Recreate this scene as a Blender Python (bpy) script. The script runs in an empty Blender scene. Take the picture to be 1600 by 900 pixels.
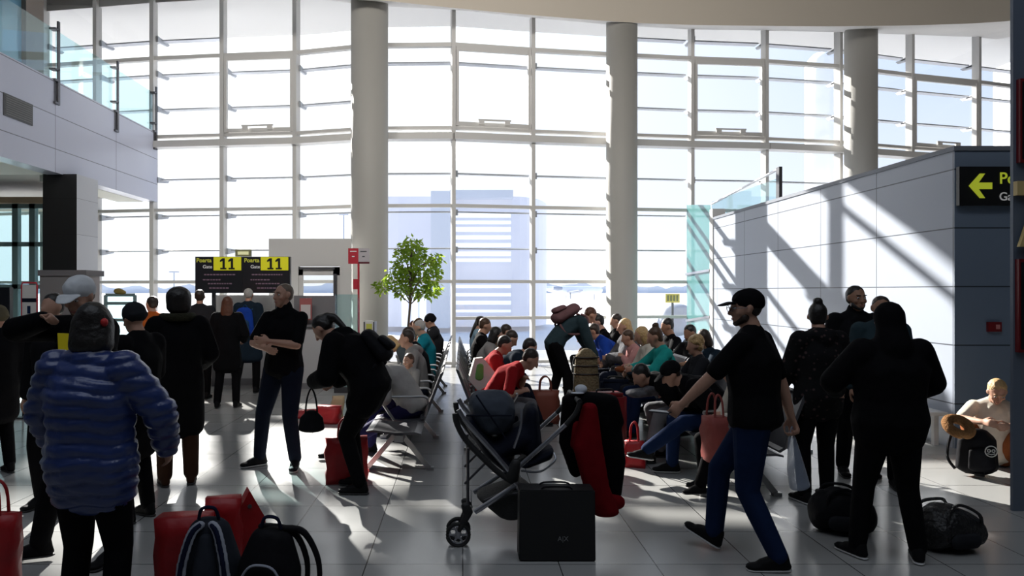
import bpy, bmesh, math, random
import numpy as np
from mathutils import Vector, Matrix
random.seed(7); rng = np.random.RandomState(5)
R = math.radians
SC = bpy.context.scene; COL = SC.collection
# measured camera: focal length in pixels, vanishing point of the floor joints, eye height
F, CX, CY, CH = 1112.0, 723.0, 455.0, 1.70
def PX(px, Y): return (px-CX)*Y/F
def PZ(py, Y): return CH+(CY-py)*Y/F
def FY(py): return CH*F/(py-CY)
V = Vector

# ---------------------------------------------------------------- materials
MATS = {}
def mat(name, col, rough=.7, metal=0., bump=0., bscale=12., spec=.5, var=0., emit=0., alpha=1., coat=0., sheen=0.):
    if name in MATS: return MATS[name]
    m = bpy.data.materials.new(name); m.use_nodes = True
    nt = m.node_tree; b = nt.nodes['Principled BSDF']
    c = (*col, 1)
    b.inputs['Base Color'].default_value = c
    b.inputs['Roughness'].default_value = rough
    b.inputs['Metallic'].default_value = metal
    b.inputs['Specular IOR Level'].default_value = spec
    b.inputs['Coat Weight'].default_value = coat
    if sheen: b.inputs['Sheen Weight'].default_value = sheen
    if emit:
        b.inputs['Emission Color'].default_value = c; b.inputs['Emission Strength'].default_value = emit
    if alpha < 1: b.inputs['Alpha'].default_value = alpha
    tc = nt.nodes.new('ShaderNodeTexCoord')
    nz = nt.nodes.new('ShaderNodeTexNoise'); nz.inputs['Scale'].default_value = bscale; nz.inputs['Detail'].default_value = 3
    nt.links.new(tc.outputs['Object'], nz.inputs['Vector'])
    if bump:
        bp = nt.nodes.new('ShaderNodeBump'); bp.inputs['Strength'].default_value = bump; bp.inputs['Distance'].default_value = .02
        nt.links.new(nz.outputs['Fac'], bp.inputs['Height']); nt.links.new(bp.outputs['Normal'], b.inputs['Normal'])
    if var:
        mx = nt.nodes.new('ShaderNodeMix'); mx.data_type = 'RGBA'
        mx.inputs[6].default_value = tuple(x*(1-var) for x in col)+(1,); mx.inputs[7].default_value = tuple(min(1, x*(1+var)) for x in col)+(1,)
        nt.links.new(nz.outputs['Fac'], mx.inputs[0]); nt.links.new(mx.outputs[2], b.inputs['Base Color'])
    MATS[name] = m; return m
def cloth(name, col, **k):
    k.setdefault('rough', .85); k.setdefault('bump', .55); k.setdefault('bscale', 9); k.setdefault('spec', .07); k.setdefault('var', .25)
    return mat(name, col, **k)
def glass(name, tint=(.93, .96, .97), refl=.9):
    m = bpy.data.materials.new(name); m.use_nodes = True; nt = m.node_tree; nt.nodes.clear()
    o = nt.nodes.new('ShaderNodeOutputMaterial'); t = nt.nodes.new('ShaderNodeBsdfTransparent'); g = nt.nodes.new('ShaderNodeBsdfGlossy')
    t.inputs['Color'].default_value = (*tint, 1); g.inputs['Roughness'].default_value = .02; g.inputs['Color'].default_value = (refl, refl, refl, 1)
    lw = nt.nodes.new('ShaderNodeLayerWeight'); lw.inputs['Blend'].default_value = .5
    pw = nt.nodes.new('ShaderNodeMath'); pw.operation = 'POWER'; pw.inputs[1].default_value = 4; nt.links.new(lw.outputs['Facing'], pw.inputs[0])
    fr = nt.nodes.new('ShaderNodeMath'); fr.operation = 'MULTIPLY_ADD'; fr.inputs[1].default_value = .9; fr.inputs[2].default_value = .05; nt.links.new(pw.outputs[0], fr.inputs[0])
    mx = nt.nodes.new('ShaderNodeMixShader')
    nt.links.new(fr.outputs[0], mx.inputs[0]); nt.links.new(t.outputs[0], mx.inputs[1]); nt.links.new(g.outputs[0], mx.inputs[2]); nt.links.new(mx.outputs[0], o.inputs[0])
    MATS[name] = m; return m
M_glass = glass('window glass', (.97, .98, .98))
M_teal = glass('green tinted glass', (.80, .93, .94))
M_black = cloth('black cloth', (.0045, .0045, .0055))
M_black2 = cloth('soft black cloth', (.008, .008, .0095))
M_char = cloth('charcoal cloth', (.022, .023, .027))
M_skin = mat('skin', (.48, .27, .19), .55, bump=.05, bscale=60, spec=.3, var=.08)
M_skin2 = mat('tanned skin', (.36, .19, .12), .55, spec=.3, var=.08)
M_hairb = mat('black hair', (.010, .008, .007), .45, bump=.35, bscale=35)
M_hairbr = mat('brown hair', (.07, .035, .018), .5, bump=.35, bscale=35, var=.4)
M_haird = mat('dark brown hair', (.025, .014, .009), .5, bump=.35, bscale=35, var=.4)
M_hairbl = mat('blond hair', (.55, .36, .16), .5, bump=.6, bscale=50, var=.3)
M_hairg = mat('grey hair', (.42, .40, .38), .6, bump=.6, bscale=60, var=.2)
M_hairr = mat('auburn hair', (.09, .03, .014), .5, bump=.35, bscale=35, var=.4)
M_eye = mat('dark eye', (.02, .015, .012), .15)
M_white = mat('eye white', (.7, .68, .66), .3)
M_lip = mat('lip', (.35, .13, .11), .5)
M_sole = mat('pale rubber sole', (.55, .55, .54), .6)
M_soled = mat('dark rubber sole', (.03, .03, .03), .6)
M_shoe = cloth('black shoe', (.010, .010, .011), rough=.6)
M_jean = cloth('blue denim', (.009, .020, .060))
M_jeand = cloth('dark denim', (.008, .011, .022))
M_chrome = mat('brushed metal', (.55, .55, .56), .3, 1.)
M_steel = mat('dark steel', (.10, .10, .11), .4, .8)
M_alu = mat('pale aluminium frame', (.56, .55, .535), .45, .0)
M_rubber = mat('black rubber', (.012, .012, .012), .6)

# ---------------------------------------------------------------- object helpers
def tag(o, label=None, cat=None, group=None, kind=None):
    if label: o['label'] = label
    if cat: o['category'] = cat
    if group: o['group'] = group
    if kind: o['kind'] = kind
    return o
def empty(name, loc=(0, 0, 0), rz=0, label=None, cat=None, group=None, kind=None):
    o = bpy.data.objects.new(name, None); o.empty_display_size = .1
    o.location = loc; o.rotation_euler = (0, 0, rz); COL.objects.link(o)
    return tag(o, label, cat, group, kind)
def link(name, bm, m, parent=None, smooth=False):
    me = bpy.data.meshes.new(name); bmesh.ops.recalc_face_normals(bm, faces=bm.faces); bm.to_mesh(me); bm.free()
    for x in (m if isinstance(m, (list, tuple)) else [m]): me.materials.append(x)
    if smooth: me.polygons.foreach_set('use_smooth', [True]*len(me.polygons))
    o = bpy.data.objects.new(name, me); COL.objects.link(o)
    if parent: o.parent = parent
    return o
def box(bm, a, b, rot=None, org=None, mi=0):
    a = V(a); b = V(b); vs = []
    for x in (a.x, b.x):
        for y in (a.y, b.y):
            for z in (a.z, b.z):
                p = V((x, y, z))
                if rot is not None: p = org+rot@(p-org)
                vs.append(bm.verts.new(p))
    for f in ((0, 1, 3, 2), (4, 6, 7, 5), (0, 4, 5, 1), (2, 3, 7, 6), (0, 2, 6, 4), (1, 5, 7, 3)):
        fc = bm.faces.new([vs[i] for i in f]); fc.material_index = mi
def prism(bm, pts, off):
    """flat polygon pts extruded by vector off"""
    off = V(off); a = [bm.verts.new(V(p)) for p in pts]; b = [bm.verts.new(V(p)+off) for p in pts]; n = len(pts)
    bm.faces.new(a); bm.faces.new(b[::-1])
    for i in range(n): bm.faces.new((a[i], b[i], b[(i+1) % n], a[(i+1) % n]))
def bar(bm, p, q, w, h=None, up=V((0, 0, 1))):
    """rectangular bar from p to q"""
    h = h or w; p = V(p); q = V(q); d = (q-p).normalized()
    s = d.cross(up); s = s.normalized() if s.length > 1e-4 else V((1, 0, 0)); u = s.cross(d)
    vs = [[bm.verts.new(c+s*i*w/2+u*j*h/2) for i, j in ((-1, -1), (1, -1), (1, 1), (-1, 1))] for c in (p, q)]
    bm.faces.new(vs[0]); bm.faces.new(vs[1][::-1])
    for i in range(4): bm.faces.new((vs[0][i], vs[1][i], vs[1][(i+1) % 4], vs[0][(i+1) % 4]))
def tube(bm, pts, r, n=10, closed=False):
    pts = [V(p) for p in pts]; N = len(pts); rings = []
    rr = r if isinstance(r, (list, tuple)) else [r]*N
    for i, p in enumerate(pts):
        if closed: d = pts[(i+1) % N]-pts[i-1]
        else: d = pts[min(i+1, N-1)]-pts[max(i-1, 0)]
        d.normalize(); a = d.cross(V((0, 0, 1)))
        if a.length < .05: a = d.cross(V((0, 1, 0)))
        a.normalize(); b = a.cross(d)
        if rings and (a.dot(pa) < 0): a = -a; b = -b
        pa = a
        rings.append([bm.verts.new(p+(a*math.cos(t*2*math.pi/n)+b*math.sin(t*2*math.pi/n))*rr[i]) for t in range(n)])
    for i in range(N if closed else N-1):
        A, B = rings[i], rings[(i+1) % N]
        for t in range(n): bm.faces.new((A[t], A[(t+1) % n], B[(t+1) % n], B[t]))
    if not closed: bm.faces.new(rings[0][::-1]); bm.faces.new(rings[-1])
def smoothpts(pts, k=6):
    pts = [V(p) for p in pts]; out = []
    for i in range(len(pts)-1):
        p0 = pts[max(i-1, 0)]; p1 = pts[i]; p2 = pts[i+1]; p3 = pts[min(i+2, len(pts)-1)]
        for j in range(k):
            t = j/k
            out.append(.5*((2*p1)+(p2-p0)*t+(2*p0-5*p1+4*p2-p3)*t*t+(3*p1-p0-3*p2+p3)*t**3))
    return out+[pts[-1]]
def lathe(bm, prof, c=(0, 0, 0), n=32):
    c = V(c); rings = [[bm.verts.new(c+V((r*math.cos(t*2*math.pi/n), r*math.sin(t*2*math.pi/n), z))) for t in range(n)] for r, z in prof]
    for A, B in zip(rings, rings[1:]):
        for t in range(n): bm.faces.new((A[t], A[(t+1) % n], B[(t+1) % n], B[t]))
    bm.faces.new(rings[0][::-1]); bm.faces.new(rings[-1])
def NB(): return bmesh.new()
def text(name, s, size, loc, rot, m, parent=None, align='CENTER', depth=.002, bold=0):
    c = bpy.data.curves.new(name, 'FONT'); c.body = s; c.size = size; c.align_x = align; c.align_y = 'CENTER'; c.extrude = depth; c.offset = bold
    o = bpy.data.objects.new(name, c); me = bpy.data.meshes.new_from_object(o); bpy.data.objects.remove(o)
    me.materials.clear(); me.materials.append(m); o = bpy.data.objects.new(name, me); o.location = loc; o.rotation_euler = rot; COL.objects.link(o)
    if parent: o.parent = parent
    return o

# ---------------------------------------------------------------- soft bodies: unions of hulls of ellipsoids, remeshed to one skin
_N = 44; _i = np.arange(_N)+.5; _ph = np.arccos(1-2*_i/_N); _th = math.pi*(1+5**.5)*_i
SPH = np.stack([np.cos(_th)*np.sin(_ph), np.sin(_th)*np.sin(_ph), np.cos(_ph)], 1)
def E(c, r, rot=None):
    if not hasattr(r, '__len__'): r = (r, r, r)
    p = SPH*np.array(r)
    if rot is not None: p = p@np.array(rot).T
    return p+np.array(c)
def hullmesh(prims):
    bm = NB()
    for pr in prims:
        pts = np.concatenate(pr) if isinstance(pr, (list, tuple)) else pr
        vs = [bm.verts.new(p) for p in pts]
        g = bmesh.ops.convex_hull(bm, input=vs, use_existing_faces=False)
        dead = {v for v in g['geom_interior']+g['geom_unused'] if isinstance(v, bmesh.types.BMVert)}
        bmesh.ops.delete(bm, geom=list(dead), context='VERTS')
    return bm
def soft(name, prims, m, parent=None, vox=.013, sm=4, loc=None, rz=0, puff=None):
    o = link(name, hullmesh(prims), m, parent)
    a = o.modifiers.new('skin', 'REMESH'); a.mode = 'VOXEL'; a.voxel_size = vox; a.use_smooth_shade = True
    b = o.modifiers.new('soften', 'SMOOTH'); b.factor = .5; b.iterations = sm
    if loc is not None: o.location = loc; o.rotation_euler = (0, 0, rz)
    if puff:
        dg = bpy.context.evaluated_depsgraph_get(); me = bpy.data.meshes.new_from_object(o.evaluated_get(dg)); o.modifiers.clear()
        nv = len(me.vertices); co = np.empty(nv*3); no = np.empty(nv*3)
        me.vertices.foreach_get('co', co); me.vertices.foreach_get('normal', no); co = co.reshape(-1, 3); no = no.reshape(-1, 3)
        h = co[:, 2]+.012*np.sin(co[:, 0]*11+co[:, 2]*5)+.005*np.sin(co[:, 1]*21+co[:, 0]*23)
        d = np.abs(np.sin(h*math.pi/puff[0]))**.6*puff[1]+.002*np.sin(co[:, 0]*40+9*np.sin(co[:, 2]*25))
        me.vertices.foreach_set('co', (co+no*d[:, None]).ravel()); me.update(); o.data = me
    return o

# ---------------------------------------------------------------- people
def ik(a, c, l1, l2, hint):
    d = c-a; L = min(d.length, (l1+l2)*.998); L = max(L, abs(l1-l2)*1.05); u = d.normalized(); c = a+u*L
    ca = (l1*l1+L*L-l2*l2)/(2*l1*L); sa = math.sqrt(max(0, 1-ca*ca)); h = hint-u*hint.dot(u)
    if h.length < 1e-4: h = V((0, 0, 1))-u*u.z
    h.normalize(); return a+u*l1*ca+h*l1*sa, c
def frame(fwd, up):
    f = V(fwd).normalized(); x = f.cross(V(up)); x.normalize(); z = x.cross(f); return Matrix((x, f, z)).transposed()

def person(label, px, Y, face, H=1.75, X=None, pelvis=(0, 0, .955), lean=0, bend=0, side=0, twist=0, head=(0, 0), hands=None, elbows=None,
           feet=None, knees=None, toes=(8, -8), tpitch=(0, 0), top=None, bottom=None, shoes=None, sole=None, hair=('short', None), hat=None, skin=None,
           fat=1., vox=.014, face_detail=False, hscale=1., curl=(.35, .35), hem=0., sleeve='long', group=None, off=.022, puff=None, skirt=None, kind='person',
           collar=None, beard=None, legoff=.018, z0=0, hoodup=False, fur=None, palm=None, glasses=False, cat='person'):
    s = H/1.75; top = top or M_black; bottom = bottom or M_black; shoes = shoes or M_shoe; skin = skin or M_skin; sole = sole or M_soled
    if X is None: X = PX(px, Y)
    root = empty('person', (X, Y, z0), R(face), label, cat, group)
    P = V(pelvis)*s
    def rotx(a): return Matrix.Rotation(-R(a), 3, 'X')
    Rs = Matrix.Rotation(R(side), 3, 'Y')
    T1 = Rs@rotx(lean); T2 = Rs@rotx(lean+bend*.5); T3 = Matrix.Rotation(R(twist), 3, 'Z')@Rs@rotx(lean+bend)
    waist = P+T1@V((0, 0, .14))*s; chest = waist+T2@V((0, 0, .20))*s; sh = chest+T3@V((0, -.01, .135))*s; nb = sh+T3@V((0, .0, .06))*s
    wf = fat
    lat = T3@V((1, 0, 0)); shl = [sh-lat*.165*s*(.6+.4*wf), sh+lat*.165*s*(.6+.4*wf)]
    HY, HP = head; HR = Matrix.Rotation(R(HY), 3, 'Z')@rotx(HP)
    hc = nb+(T3@V((0, .02, .06))+HR@V((0, .015, .085)))*s; hs = s*hscale
    hipc = P+T1@V((0, 0, -.02))*s; hip = [hipc-T1@V((.09, 0, 0))*s, hipc+T1@V((.09, 0, 0))*s]
    feet = feet or [(-.11, 0, .085), (.11, 0, .085)]; knees = knees or [(-.1, 1, 0), (.1, 1, 0)]
    kn = []; an = []
    for i in (0, 1):
        k, a = ik(hip[i], V(feet[i])*s, .435*s, .425*s, V(knees[i])); kn.append(k); an.append(a)
    hands = hands or [(-.25, .02, .80), (.25, .02, .80)]; elbows = elbows or [(-.6, -1, -.2), (.6, -1, -.2)]
    el = []; wr = []
    for i in (0, 1):
        e, w = ik(shl[i], V(hands[i])*s, .285*s, .25*s, V(elbows[i])); el.append(e); wr.append(w)
    near = vox <= .0101
    def h(c, r): return E(hc+HR@V(c)*hs, np.array(r if hasattr(r, '__len__') else (r, r, r))*hs, HR)
    def t(c, r, T): return E(c, np.array(r)*s, T)
    def torso(o=0, lo=True):
        f = wf; L = []
        pe = t(P, (.162*f+o, .112*f+o, .11+o*.5), T1); wa = t(waist, (.140*f+o, .103*f+o, .09), T2)
        ch = t(chest, (.160*f+o, .118*f+o, .12), T3); so = t(sh-T3@V((0, 0, .01))*s, (.165*(.6+.4*f)+o*.7, .078+o*.6, .055+o*.4), T3)
        L += [[pe, wa], [wa, ch], [ch, so]]
        return L
    # body
    B = torso(-.012)
    B += [[E(nb-T3@V((0, 0, .05))*s, .062*s), E(nb+T3@V((0, 0, .03))*s, .056*s), E(hc+HR@V((0, -.01, -.06))*hs, .054*s)]]
    B += [[h((0, -.015, .025), (.075, .092, .088)), h((0, .022, -.005), (.066, .060, .065))], [h((0, .022, -.005), (.064, .058, .06)), h((0, .045, -.078), (.036, .036, .028))]]
    if near or face_detail:
        B += [[h((0, .084, .018), .008), h((0, .104, -.024), .012)], [h((0, .088, -.026), (.018, .012, .009))],
              [h((-.03, .072, .034), (.018, .012, .007)), h((.03, .072, .034), (.018, .012, .007))],
              [h((0, .074, -.052), (.022, .014, .008))], [h((0, .074, -.066), (.018, .012, .007))], [h((0, .066, -.092), (.018, .014, .014))]]
        for q in (-1, 1): B += [[h((q*.078, -.008, .012), (.010, .02, .02)), h((q*.076, 0, -.018), (.008, .012, .014))], [h((q*.04, .055, -.02), (.022, .024, .022))]]
    else:
        B += [[h((0, .085, .015), .010), h((0, .104, -.024), .014)], [h((-.078, -.005, 0), (.012, .02, .03))], [h((.078, -.005, 0), (.012, .02, .03))]]
    for i in (0, 1):
        sg = (-1, 1)[i]
        B += [[E(shl[i], .052*s), E(el[i], .041*s)], [E(el[i], .041*s), E(el[i].lerp(wr[i], .35), .040*s), E(wr[i], .027*s)],
              [E(hip[i], .085*s), E(kn[i], .055*s)], [E(kn[i], .052*s), E(kn[i].lerp(an[i], .35), .052*s), E(an[i], .036*s)]]
        # hand
        f = (wr[i]-el[i]).normalized(); n = V(palm[i]) if palm else V((-sg, .25, -.15)); n = (n-f*n.dot(f)).normalized(); w = f.cross(n)*1.0
        if w.dot(V((0, .6, .5))) < 0: w = -w
        HF = Matrix((w, f, n)).transposed(); k0 = wr[i]
        def hp(c): return k0+HF@V(c)*s
        B += [[E(hp((0, 0, 0)), np.array((.026, .02, .018))*s, HF), E(hp((.002, .075, 0)), np.array((.040, .015, .014))*s, HF)]]
        fr = max(.0088*s, vox*.62)
        for j, ln in enumerate((.076, .084, .078, .062)):
            cc = curl[i]*1.5*(1+.1*j); x = .031-.0205*j; p = V((x, .083, 0)); prev = p
            for q, fl in enumerate((.42, .33, .25)):
                an_ = cc*(q+.6)*.85; nx = prev+V(((x*.12), math.cos(an_), math.sin(an_)))*ln*fl
                B.append([E(hp(prev), fr*(1-.06*q)), E(hp(nx), fr*(.94-.06*q))]); prev = nx
        p0 = V((.03, .022, .004)); p1 = V((.055, .055, .016+.012*curl[i])); p2 = V((.058-.02*curl[i], .088, .026+.025*curl[i]))
        B += [[E(hp(p0), fr*1.4), E(hp(p1), fr*1.12)], [E(hp(p1), fr*1.1), E(hp(p2), fr*.95)]]
    soft('body', B, skin, root, vox, 3)
    if near or face_detail:
        for q in (-1, 1):
            eb = soft('eye', [[h((q*.030, .0735, .010), (.0135, .009, .008))]], M_white, root, .003, 1)
            soft('iris', [[h((q*.030, .080, .010), (.0055, .004, .0065))]], M_eye, eb, .0025, 1)
        if hair[1]: 
            for q in (-1, 1): soft('eyebrow', [[h((q*.018, .083, .034), (.008, .005, .004)), h((q*.044, .074, .036), (.008, .005, .0035))]], hair[1], root, .003, 1)
        soft('lips', [[h((-.014, .0825, -.056), (.008, .006, .004)), h((.014, .0825, -.056), (.008, .006, .004))], [h((0, .084, -.062), (.014, .006, .004))]], M_lip, root, .0035, 1)
    # trousers
    L = [[t(P, (.150*wf+legoff, .108*wf+legoff, .10), T1), t(waist-T1@V((0, 0, .05))*s, (.132*wf+.012, .1*wf+.012, .04), T2)]]
    for i in (0, 1):
        L += [[E(hip[i], (.088*(.4+.6*wf)+legoff)*s), E(kn[i], (.056+legoff)*s)], [E(kn[i], (.054+legoff)*s), E(kn[i].lerp(an[i], .35), (.052+legoff)*s), E(an[i]+V((0, 0, .015)), (.042+legoff)*s)]]
    soft('skirt' if kind == 'skirt' else 'trousers', L, bottom, root, vox, 4)
    # top
    T = torso(off)
    T += [[E(nb, (.052+off*.6)*s), E(shl[0]+T3@V((.03, 0, -.01))*s, (.05+off*.5)*s), E(shl[1]+T3@V((-.03, 0, -.01))*s, (.05+off*.5)*s)]]
    for i in (0, 1):
        if sleeve == 'short':
            T += [[E(shl[i]-lat*(0, .01)[0], (.052+off*.55)*s), E(shl[i].lerp(el[i], .82), (.048+off*.6)*s)]]
        elif sleeve == 'none': pass
        else:
            T += [[E(shl[i], (.055+off)*s), E(el[i], (.045+off)*s)], [E(el[i], (.045+off)*s), E(wr[i].lerp(el[i], .08), (.034+off*.8)*s)]]
    T += [[E(nb-T3@V((0, 0, .03))*s, (.072+off*.5)*s), E(nb-T3@V((0, -.01, .06))*s, (.09+off*.5)*s)]]
    if hem > 0:
        q = [hip[i].lerp(kn[i], min(1, hem)) for i in (0, 1)]
        if hem > 1: q = [kn[i].lerp(an[i], hem-1) for i in (0, 1)]
        g = [t(P, (.162*wf+off, .115*wf+off, .1), T1)]+[E(x, (.085+off)*s) for x in q]
        T += [g]
    else:
        T += [[t(P-T1@V((0, 0, .03))*s, (.160*wf+off, .115*wf+off, .07), T1), t(waist, (.14*wf+off, .1*wf+off, .06), T2)]]
    if hoodup:
        T += [[h((0, -.035, .035), (.10, .10, .105)), h((0, -.05, -.06), (.095, .08, .07))], [h((0, -.05, -.04), (.095, .08, .07)), E(nb-T3@V((0, .03, .04))*s, .12*s)]]
    elif collar == 'hood':
        T += [[E(nb-T3@V((.07, .06, .01))*s, .055*s), E(nb-T3@V((-.07, .06, .01))*s, .055*s), E(nb-T3@V((0, .09, .05))*s, .06*s)]]
    elif collar == 'high':
        T += [[E(nb, (.078)*s), E(nb+T3@V((0, .005, .045))*s, .07*s)]]
    soft('jacket' if (off > .024 or hem > 0 or collar) else 'shirt', T, top, root, vox, 4, puff=puff)
    if fur:
        rr = []; 
        for a in range(9):
            an_ = math.pi*a/8; c = nb+T3@V((.125*math.cos(an_), .05-.15*math.sin(an_), .02+.0*math.sin(an_)))*s; rr.append(c)
        soft('fur_trim', [[E(rr[a], .04*s), E(rr[a+1], .04*s)] for a in range(8)], fur, root, vox, 1)
    # shoes
    for i in (0, 1):
        d = Matrix.Rotation(R(toes[i]), 3, 'Z')@Matrix.Rotation(R(tpitch[i]), 3, 'X'); a = an[i]
        def sp(c): return a+d@V(c)*s
        def sr(r): return np.array(r)*s
        ab = [[E(sp((0, -.012, .02)), sr((.047, .05, .03)), d), E(sp((0, -.03, -.045)), sr((.04, .045, .03)), d)],
              [E(sp((0, -.012, -.005)), sr((.043, .05, .035)), d), E(sp((0, .08, -.035)), sr((.042, .05, .03)), d)],
              [E(sp((0, -.035, -.052)), sr((.04, .045, .026)), d), E(sp((0, .145, -.055)), sr((.045, .05, .024)), d)]]
        so = soft('shoe', ab, shoes, root, min(vox, .011), 3)
        soft('sole', [[E(sp((0, -.04, -.074)), sr((.040, .045, .010)), d), E(sp((0, .145, -.074)), sr((.047, .052, .010)), d)]], sole, so, min(vox, .0075), 1)
    # hair and hats
    st, hm = hair
    if hm:
        G = [[h((0, -.030, .042), (.081, .092, .086)), h((0, -.05, .0), (.074, .058, .065))]]
        if st == 'crop': G = [[h((0, -.026, .036), (.078, .092, .084)), h((0, -.045, .0), (.072, .056, .06))]]
        if st == 'long': G += [[h((0, -.04, .02), (.092, .075, .09)), h((0, -.075, -.12), (.10, .05, .08))], [h((0, -.075, -.12), (.10, .05, .08)), h((0, -.085, -.25), (.075, .04, .09))]]
        if st == 'bob': G += [[h((0, -.03, .02), (.095, .085, .09)), h((0, -.04, -.09), (.10, .075, .05))]]
        if st == 'bun': G += [[h((0, -.045, -.03), (.07, .05, .06))], [h((0, -.075, .125), (.042, .042, .04))], [h((-.02, -.05, .14), (.025, .025, .025))]]
        if st == 'pony': G += [[h((0, -.11, .05), (.035, .04, .035)), h((0, -.15, -.02), (.035, .035, .05))], [h((0, -.15, -.02), (.035, .035, .05)), h((0, -.14, -.16), (.022, .022, .07))]]
        if st == 'curly':
            G = [[h((0, -.03, .05), (.09, .095, .09)), h((0, -.05, -.02), (.088, .06, .07))]]
            for a in range(26):
                u = rng.uniform(-1, 1, 3); u /= np.linalg.norm(u); 
                if u[1] > .6 or u[2] < -.4: continue
                G.append([h((u[0]*.09, -.03+u[1]*.09, .05+u[2]*.085), .026)])
        if st == 'big': G = [[h((0, -.04, .05), (.115, .115, .105)), h((0, -.05, -.03), (.11, .09, .09))]]
        soft('hair', G, hm, root, min(vox, .012), 2)
    if beard: soft('beard', [[h((-.052, .02, -.055), (.014, .026, .026)), h((0, .062, -.088), (.030, .022, .020))], [h((.052, .02, -.055), (.014, .026, .026)), h((0, .062, -.088), (.030, .022, .020))]], beard, root, .006, 2)
    if glasses:
        gb = NB()
        for q in (-1, 1):
            tube(gb, [hc+HR@V((q*.033+.026*math.cos(a), .096, .008+.02*math.sin(a)))*hs for a in np.linspace(0, 2*math.pi, 14)[:-1]], .002, 6, True)
            tube(gb, [hc+HR@V((q*.06, .094, .012))*hs, hc+HR@V((q*.08, -.01, .008))*hs], .002, 6)
        link('glasses', gb, M_steel, root)
    if hat:
        k, hm2 = hat
        if k == 'cap':
            c = soft('cap', [[h((0, -.022, .055), (.090, .103, .080)), h((0, -.03, .03), (.088, .10, .06))]], hm2, root, min(vox, .011), 3)
            soft('brim', [[h((-.03, .085, .045), (.045, .03, .007)), h((.03, .085, .045), (.045, .03, .007)), h((0, .145, .032), (.05, .03, .006))]], hm2, c, .006, 2)
        if k == 'beanie': soft('beanie', [[h((0, -.022, .05), (.092, .105, .098)), h((0, -.03, .02), (.092, .10, .06))], [h((0, -.03, .025), (.098, .108, .026))]], hm2, root, min(vox, .011), 2)
    info = dict(root=root, hc=hc, wr=wr, el=el, nb=nb, sh=sh, chest=chest, waist=waist, P=P, T3=T3, s=s, X=X, Y=Y)
    info['W'] = lambda p: Matrix.Translation((X, Y, z0))@Matrix.Rotation(R(face), 4, 'Z')@V(p)
    return info
# ---------------------------------------------------------------- camera, world, light
cam = bpy.data.cameras.new('camera'); cam.sensor_width = 36; cam.lens = F/1600*36; cam.shift_x = (800-CX)/1600; cam.shift_y = (CY-450)/1600
cam.clip_end = 2000
co = bpy.data.objects.new('camera', cam); co.location = (0, 0, CH); co.rotation_euler = (R(90), 0, 0); COL.objects.link(co); SC.camera = co
w = bpy.data.worlds.new('sky'); SC.world = w; w.use_nodes = True; nt = w.node_tree; bg = nt.nodes['Background']
tc = nt.nodes.new('ShaderNodeTexCoord'); sx = nt.nodes.new('ShaderNodeSeparateXYZ'); nt.links.new(tc.outputs['Generated'], sx.inputs[0])
SUN = V((.6, -1, -.608)).normalized()     # direction the light travels
def math_(op, a, b=None, **k):
    n = nt.nodes.new('ShaderNodeMath'); n.operation = op
    for i, x in enumerate((a, b)):
        if x is None: continue
        if isinstance(x, (int, float)): n.inputs[i].default_value = x
        else: nt.links.new(x, n.inputs[i])
    return n.outputs[0]
dp = nt.nodes.new('ShaderNodeVectorMath'); dp.operation = 'DOT_PRODUCT'; nt.links.new(tc.outputs['Generated'], dp.inputs[0]); dp.inputs[1].default_value = -SUN
r1 = nt.nodes.new('ShaderNodeValToRGB'); e = r1.color_ramp.elements          # by angle from the sun: white glare to pale blue
e[0].position = .0; e[0].color = (.22, .42, .85, 1); e[1].position = 1; e[1].color = (1.6, 1.6, 1.6, 1)
e = r1.color_ramp.elements.new(.50); e.color = (.46, .64, .98, 1)
e = r1.color_ramp.elements.new(.80); e.color = (1.02, 1.08, 1.15, 1)
nt.links.new(dp.outputs['Value'], r1.inputs[0])
r2 = nt.nodes.new('ShaderNodeValToRGB'); e = r2.color_ramp.elements          # by height: haze towards the horizon
e[0].position = 0; e[0].color = (1, 1, 1, 1); e[1].position = .42; e[1].color = (0, 0, 0, 1)
nt.links.new(sx.outputs['Z'], r2.inputs[0])
mx = nt.nodes.new('ShaderNodeMix'); mx.data_type = 'RGBA'; nt.links.new(r2.outputs[0], mx.inputs[0]); nt.links.new(r1.outputs[0], mx.inputs[6]); mx.inputs[7].default_value = (1.02, 1.06, 1.12, 1)
nt.links.new(mx.outputs[2], bg.inputs['Color']); bg.inputs['Strength'].default_value = 1.12
sl = bpy.data.lights.new('sun', 'SUN'); sl.energy = 15.0; sl.angle = R(.7); sl.color = (1, .955, .89)
so = bpy.data.objects.new('sun', sl); so.rotation_euler = SUN.to_track_quat('-Z', 'Y').to_euler(); COL.objects.link(so)
def lamp(name, kind, loc, aim, energy, size=1, size_y=None, col=(1, 1, 1), spread=None, cone=None):
    l = bpy.data.lights.new(name, kind); l.energy = energy; l.color = col
    if kind == 'AREA':
        l.size = size
        if size_y: l.shape = 'RECTANGLE'; l.size_y = size_y
        if spread: l.spread = R(spread)
    if kind == 'SPOT': l.spot_size = R(cone); l.spot_blend = .35; l.shadow_soft_size = size
    o = bpy.data.objects.new(name, l); o.location = loc; o.rotation_euler = (V(aim)-V(loc)).to_track_quat('-Z', 'Y').to_euler(); COL.objects.link(o); return o
lamp('added_facade_fill', 'AREA', (0, 4, 7.6), (1, 16, 7.2), 420, 12, 1, (1, .95, .88), 120)  # added fill, no real fitting: brightens columns and window frames from inside
lamp('added_floor_patch_spot', 'SPOT', (-7.6, 22.5, 10.3), (-2.6, 7.5, 0), 90000, .12, col=(1, .97, .92), cone=11.5)  # added spot standing in for sun on the left floor patches
lamp('added_overhead_fill', 'AREA', (-.5, 2.5, 9.1), (-.5, 3.4, 0), 370, 12, 9, (.80, .88, 1))  # added soft fill from overhead, lifts the tone of the near floor
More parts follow.
